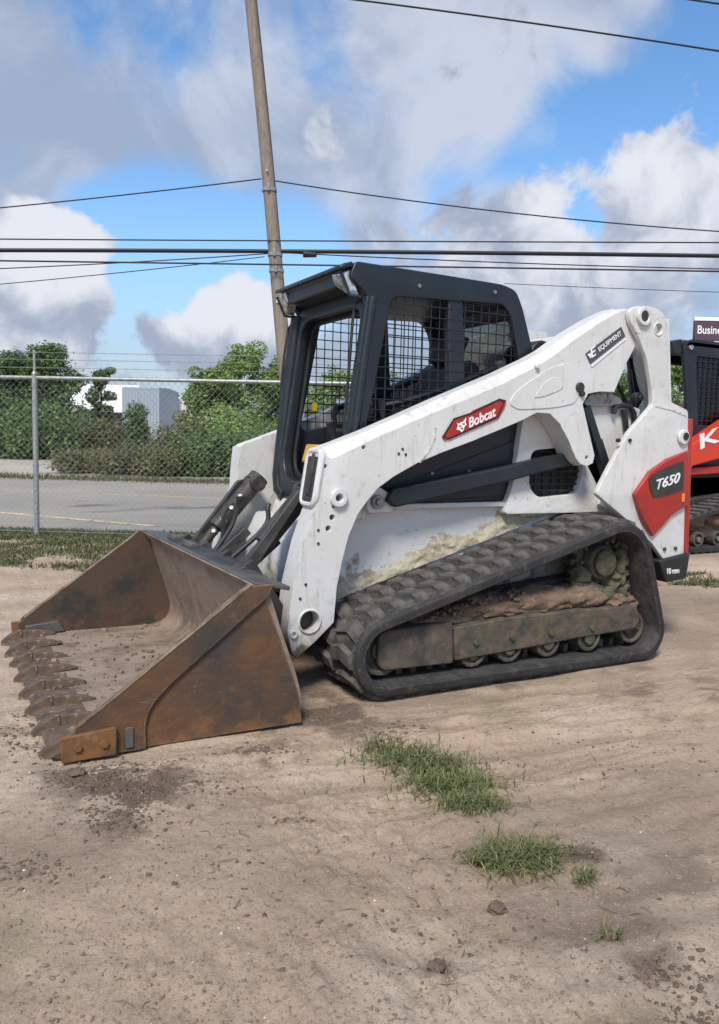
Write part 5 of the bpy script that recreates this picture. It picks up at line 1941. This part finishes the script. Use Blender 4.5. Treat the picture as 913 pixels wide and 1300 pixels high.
# ------------------------------------------------------------------ far buildings
def building(px0, px1, dep, eave_py, roof_py, wall_m, roof_m, label, depth=7.0, ribs=0, over=.3, name='building'):
    a, b = gp(px0, dep), gp(px1, dep)
    ex_ = (b - a); wid = ex_.length; ex_.normalize()
    ny = Vector((FW.x, FW.y, 0)).normalized()
    ny = (ny - ex_ * ny.dot(ex_)).normalized()
    ez_ = at_depth((px0 + px1) / 2, eave_py, dep).z
    rz_ = at_depth((px0 + px1) / 2, roof_py, dep).z + (at_depth(0, roof_py, dep).z - at_depth(0, roof_py, dep).z)
    t = thing(name, label, 'building', tuple(a))
    def P(u, v, z): return a + ex_ * u + ny * v + Vector((0, 0, z))
    w = MB()
    w.add([P(0, 0, 0), P(wid, 0, 0), P(wid, depth, 0), P(0, depth, 0), P(0, 0, ez_), P(wid, 0, ez_), P(wid, depth, ez_), P(0, depth, ez_)],
          [(0, 1, 5, 4), (1, 2, 6, 5), (2, 3, 7, 6), (3, 0, 4, 7)])
    w.build('wall', wall_m, t, smooth=False)
    r_ = MB()
    o_ = over
    r_.add([P(-o_, -o_, ez_), P(wid + o_, -o_, ez_), P(wid + o_, depth / 2, rz_), P(-o_, depth / 2, rz_), P(wid + o_, depth + o_, ez_), P(-o_, depth + o_, ez_),
            P(-o_, -o_, ez_ - .12), P(wid + o_, -o_, ez_ - .12), P(wid + o_, depth + o_, ez_ - .12), P(-o_, depth + o_, ez_ - .12)],
           [(0, 1, 2, 3), (3, 2, 4, 5), (6, 7, 1, 0), (1, 7, 8, 4, 2), (4, 8, 9, 5), (0, 3, 5, 9, 6), (9, 8, 7, 6)])
    rf = r_.build('roof', roof_m, t, smooth=False)
    if ribs:
        for k in range(ribs + 1):
            u = wid * k / ribs
            mb = MB()
            mb.beam(P(u, -.02, .05), P(u, -.02, ez_ - .14), .04, .05, tuple(ex_))
            mb.build('siding_rib', wall_m, t)
    else:
        for k in range(1, 9):
            u = wid * k / 9
            MB().beam(P(u, -o_, ez_ + .02), P(u, depth / 2, rz_ + .02), .05, .04, tuple(ex_)).build('roof_seam', roof_m, rf)
    # door and windows low on the front
    MB().box(P(wid * .5, -.03, 1.05), (1.0, .06, 2.1), Matrix((ex_, ny, Vector((0, 0, 1)))).transposed()).build('door', M['siding_dark'], t)
    return t


building(70, 150, 62, 521, 484, M['siding_dark'], M['siding_white'], 'low building with a broad white roof behind the left trees', depth=9, over=.5)
building(156, 202, 56, 492, 490, M['siding_blue'], M['siding_blue'], 'blue grey metal sided building left of the light green trees', depth=6, ribs=12, over=.02)
building(205, 236, 62, 506, 503, M['siding_white'], M['siding_white'], 'small white shed beside the blue grey building', depth=5, ribs=5, over=.05)

# ------------------------------------------------------------------ grass, clods and pebbles
def blades(P, length, width, lean_, seed, tint_mu=.5, head=None):
    """each blade bends over: a quad and a tapering tip"""
    r_ = np.random.default_rng(seed)
    n = len(P)
    an = r_.random(n) * 2 * np.pi if head is None else head + r_.normal(size=n) * .5
    L_ = length * (.45 + .9 * r_.random(n))
    d = np.stack([np.cos(an), np.sin(an), np.zeros(n)], 1)
    s = np.stack([-np.sin(an), np.cos(an), np.zeros(n)], 1) * (width * (.6 + .7 * r_.random(n)))[:, None] / 2
    ln = lean_ * (.3 + 1.1 * r_.random(n))
    up = np.array([0, 0, 1.0])
    mid = P + d * (L_ * .45 * np.sin(ln * .6))[:, None] + up * (L_ * .5 * np.cos(ln * .6))[:, None]
    tip = P + d * (L_ * .95 * np.sin(ln))[:, None] + up * (L_ * np.maximum(np.cos(ln), .06) * .85)[:, None]
    q1 = np.stack([P - s, P + s, mid + s * .8, mid - s * .8], 1)
    q2 = np.stack([mid - s * .8, mid + s * .8, tip + s * .08, tip - s * .08], 1)
    V = np.concatenate([q1, q2], 1).reshape(-1, 3)
    t = np.clip(tint_mu + .22 * r_.normal(size=n), 0, 1)
    return V, np.repeat(t, 2)


# the verge along the fence
n = 110000
ss = rng.uniform(-6, 7, n); dd = rng.uniform(-2.3, .6, n)
pos = np.stack([FENCE_A.x + FDIR.x * ss + FNRM.x * dd, FENCE_A.y + FDIR.y * ss + FNRM.y * dd, np.zeros(n)], 1)
dens = fbm(pos[:, 0] * 1.3 + 8, pos[:, 1] * 1.3 + 4, 4, 120)
keep = dens > .29 + .10 * rng.random(n) + .13 * np.clip((-dd - 1.0) / 1.3, 0, 1)
pos = pos[keep]
hh, _ = ground_h(pos[:, 0], pos[:, 1])
pos[:, 2] = hh - .004
V, ti = blades(pos, .055, .010, .9, 5, .42)
tag(quads_mesh('grass', V, ti, M['grass_dry']), 'patchy strip of short grass along the foot of the fence', 'grass', kind='stuff')
# rough growth where the asphalt ends
n = 16000
ss = rng.uniform(-14, 26, n); dd = rng.normal(10.9, .35, n)
pos = np.stack([FENCE_A.x + FDIR.x * ss + FNRM.x * dd, FENCE_A.y + FDIR.y * ss + FNRM.y * dd, np.zeros(n)], 1)
V, ti = blades(pos, .16, .016, .6, 6, .5)
tag(quads_mesh('weeds', V, ti, M['grass_dry']), 'ragged dry weeds along the far edge of the asphalt', 'weeds', kind='stuff')


def tuft(spots, label, seed, length=.11, group=None):
    r_ = np.random.default_rng(seed)
    c0 = on(2, 0, spots[0][0], spots[0][1])
    P_ = []
    for px, py, rx, ry, n in spots:
        c_ = on(2, 0, px, py)
        a, b = on(2, 0, px + rx, py) - c_, on(2, 0, px, py + ry) - c_
        g = r_.normal(size=(n, 2)) * .5
        P_.append(np.array([c_ + a * float(u) + b * float(v) for u, v in g]))
    P_ = np.concatenate(P_)
    h_, _ = ground_h(P_[:, 0], P_[:, 1])
    P_[:, 2] = h_ - .006
    V, ti = blades(P_, length, .0045, 1.25, seed, .55)
    o = quads_mesh('grass_tuft', V, ti, M['grass'], None, (c0.x, c0.y, 0))
    # runners creeping out over the dirt
    tag(o, label, 'grass tuft', group)
    return o


tuft([(520, 960, 62, 13, 620), (550, 972, 52, 14, 720), (575, 992, 46, 14, 640), (598, 1022, 40, 13, 620), (570, 1002, 50, 12, 350), (488, 952, 30, 7, 200), (560, 990, 120, 34, 130), (620, 1000, 70, 20, 60)],
     'sprawling grass tuft in front of the near track, the larger of two', 31, .066, 'grass tufts in the dirt')
tuft([(652, 1084, 46, 18, 1000), (640, 1084, 50, 12, 300), (676, 1082, 36, 16, 350), (655, 1085, 95, 34, 90)], 'compact round grass tuft, the nearer and smaller of two big tufts', 32, .072, 'grass tufts in the dirt')
tuft([(742, 1110, 12, 9, 90)], 'tiny sprig of grass right of the round tuft', 33, .055, 'grass tufts in the dirt')
tuft([(776, 1180, 12, 8, 60)], 'tiny sprig of grass beside a dark clod', 34, .05, 'grass tufts in the dirt')


def scatter(name, P_, size, material, seed, label, cat=None):
    r_ = np.random.default_rng(seed)
    bm_ = bmesh.new(); bmesh.ops.create_icosphere(bm_, subdivisions=1, radius=1)
    bv_ = np.array([v.co[:] for v in bm_.verts]); bf = np.array([[v.index for v in f.verts] for f in bm_.faces]); bm_.free()
    n = len(P_)
    sc = size[:, None] * (.6 + .8 * r_.random((n, 3))) * np.array([1, 1, .62])
    jit = 1 + .38 * (r_.random((n, len(bv_))) - .5) * 2 * .8
    an = r_.random(n) * 6.28
    v = bv_[None] * jit[..., None] * sc[:, None]
    ca, sa = np.cos(an)[:, None], np.sin(an)[:, None]
    v = np.stack([v[..., 0] * ca - v[..., 1] * sa, v[..., 0] * sa + v[..., 1] * ca, v[..., 2]], -1) + P_[:, None]
    f = (bf[None] + (np.arange(n) * len(bv_))[:, None, None]).reshape(-1, 3)
    me_ = bpy.data.meshes.new(name)
    v = v.reshape(-1, 3)
    me_.vertices.add(len(v)); me_.vertices.foreach_set('co', v.ravel())
    me_.loops.add(f.size); me_.loops.foreach_set('vertex_index', f.ravel())
    me_.polygons.add(len(f)); me_.polygons.foreach_set('loop_start', np.arange(0, f.size, 3))
    me_.update(calc_edges=True)
    return tag(link(name, me_, material), label, cat, kind='stuff')


def ground_pts(n, seed, x0, x1, y0, y1, dark_bias=0.0, thin=0.0):
    r_ = np.random.default_rng(seed)
    px = r_.uniform(x0, x1, n); py = y0 + (y1 - y0) * r_.random(n)
    P_ = np.array([on(2, 0, a, b) for a, b in zip(px, py)])
    h_, dk_ = ground_h(P_[:, 0], P_[:, 1])
    P_[:, 2] = h_
    keep = r_.random(n) < (.25 + .75 * fbm(P_[:, 0] * 3, P_[:, 1] * 3, 3, 140)) * (1 - dark_bias) + dark_bias * np.clip(dk_ * 1.5, 0, 1)
    return P_[keep], r_


P_, r_ = ground_pts(64000, 201, -120, 1030, 740, 1420)
scatter('dirt_crumbs', P_, .0010 + .0046 * r_.random(len(P_)) ** 7, M['clod'], 202, 'small dirt crumbs strewn over the yard', 'crumbs')
CL = []
for a, b, rx, ry, n_ in [(165, 1000, 55, 26, 1500), (110, 990, 60, 20, 800), (150, 1045, 45, 22, 700), (30, 935, 45, 22, 600), (330, 955, 50, 10, 500), (500, 925, 50, 8, 250),
                         (240, 1000, 60, 14, 350), (740, 1080, 25, 12, 160), (850, 1235, 50, 22, 260), (880, 1290, 40, 16, 200), (30, 1110, 60, 16, 260), (360, 1040, 30, 6, 90),
                         (300, 1110, 110, 40, 120), (680, 1200, 130, 40, 150), (450, 1180, 160, 60, 120), (780, 960, 130, 30, 200)]:
    g = rng.normal(size=(n_, 2)) * .62
    for u, v in g:
        CL.append(on(2, 0, a + rx * u, b + ry * v)[:])
CL = np.array(CL)
CL[:, 2] = ground_h(CL[:, 0], CL[:, 1])[0]
scatter('dark_dirt_crumbs', CL, .0016 + .0078 * rng.random(len(CL)) ** 5, M['clod_dark'], 204, 'dark moist crumbs on the disturbed soil', 'crumbs')
P_, r_ = ground_pts(420, 205, -60, 980, 740, 1380)
scatter('pebbles', P_, .0015 + .004 * r_.random(len(P_)) ** 3, M['pebble'], 206, 'scattered tiny pale pebbles', 'pebbles')
for k, (a, b, s, l) in enumerate([(631, 1152, .020, 'dark oval dirt clod below the round grass tuft'), (555, 1224, .018, 'dark dirt clod nearest the bottom edge of the photo'),
                                  (776, 1180, .016, 'greenish dark clod right of the oval one'), (100, 986, .02, 'dark clod lying under the bucket corner')]):
    p = on(2, 0, a, b)
    h_, _ = ground_h(np.array([p.x]), np.array([p.y]))
    o = lumpy('dirt_clod', (p.x, p.y, float(h_[0]) + s * .3), (s * 1.25, s, s * .75), M['clod_dark'], None, 600 + k, amp=.5)
    o.data.transform(Matrix.Translation(-Vector((p.x, p.y, float(h_[0])))))
    o.location = (p.x, p.y, float(h_[0]))
    tag(o, l, 'dirt clod', 'loose clods on the dirt')
P_, r_ = ground_pts(420, 207, -60, 980, 740, 1380)
tw_ = MB()
for p in P_:
    a_ = r_.random() * 6.28; l_ = .012 + .05 * r_.random() ** 2
    d_ = Vector((math.cos(a_), math.sin(a_), 0)) * l_
    n_ = Vector((-math.sin(a_), math.cos(a_), 0)) * l_ * r_.normal() * .15
    q_ = Vector(p) + Vector((0, 0, .003))
    tw_.tube([q_ - d_ * .5, q_ + n_ + Vector((0, 0, .004)), q_ + d_ * .5], .0012, 4, radii=[.0008, .0014, .0006])
M['straw'] = mat('dry_stalk', (0.13, 0.10, 0.07), 0.9, layers=[(3, (0.26, 0.22, 0.15), .5, .6)])
tag(tw_.build('dry_stalks', M['straw']), 'thin dry stalks lying on the dirt', 'stalks', kind='stuff')
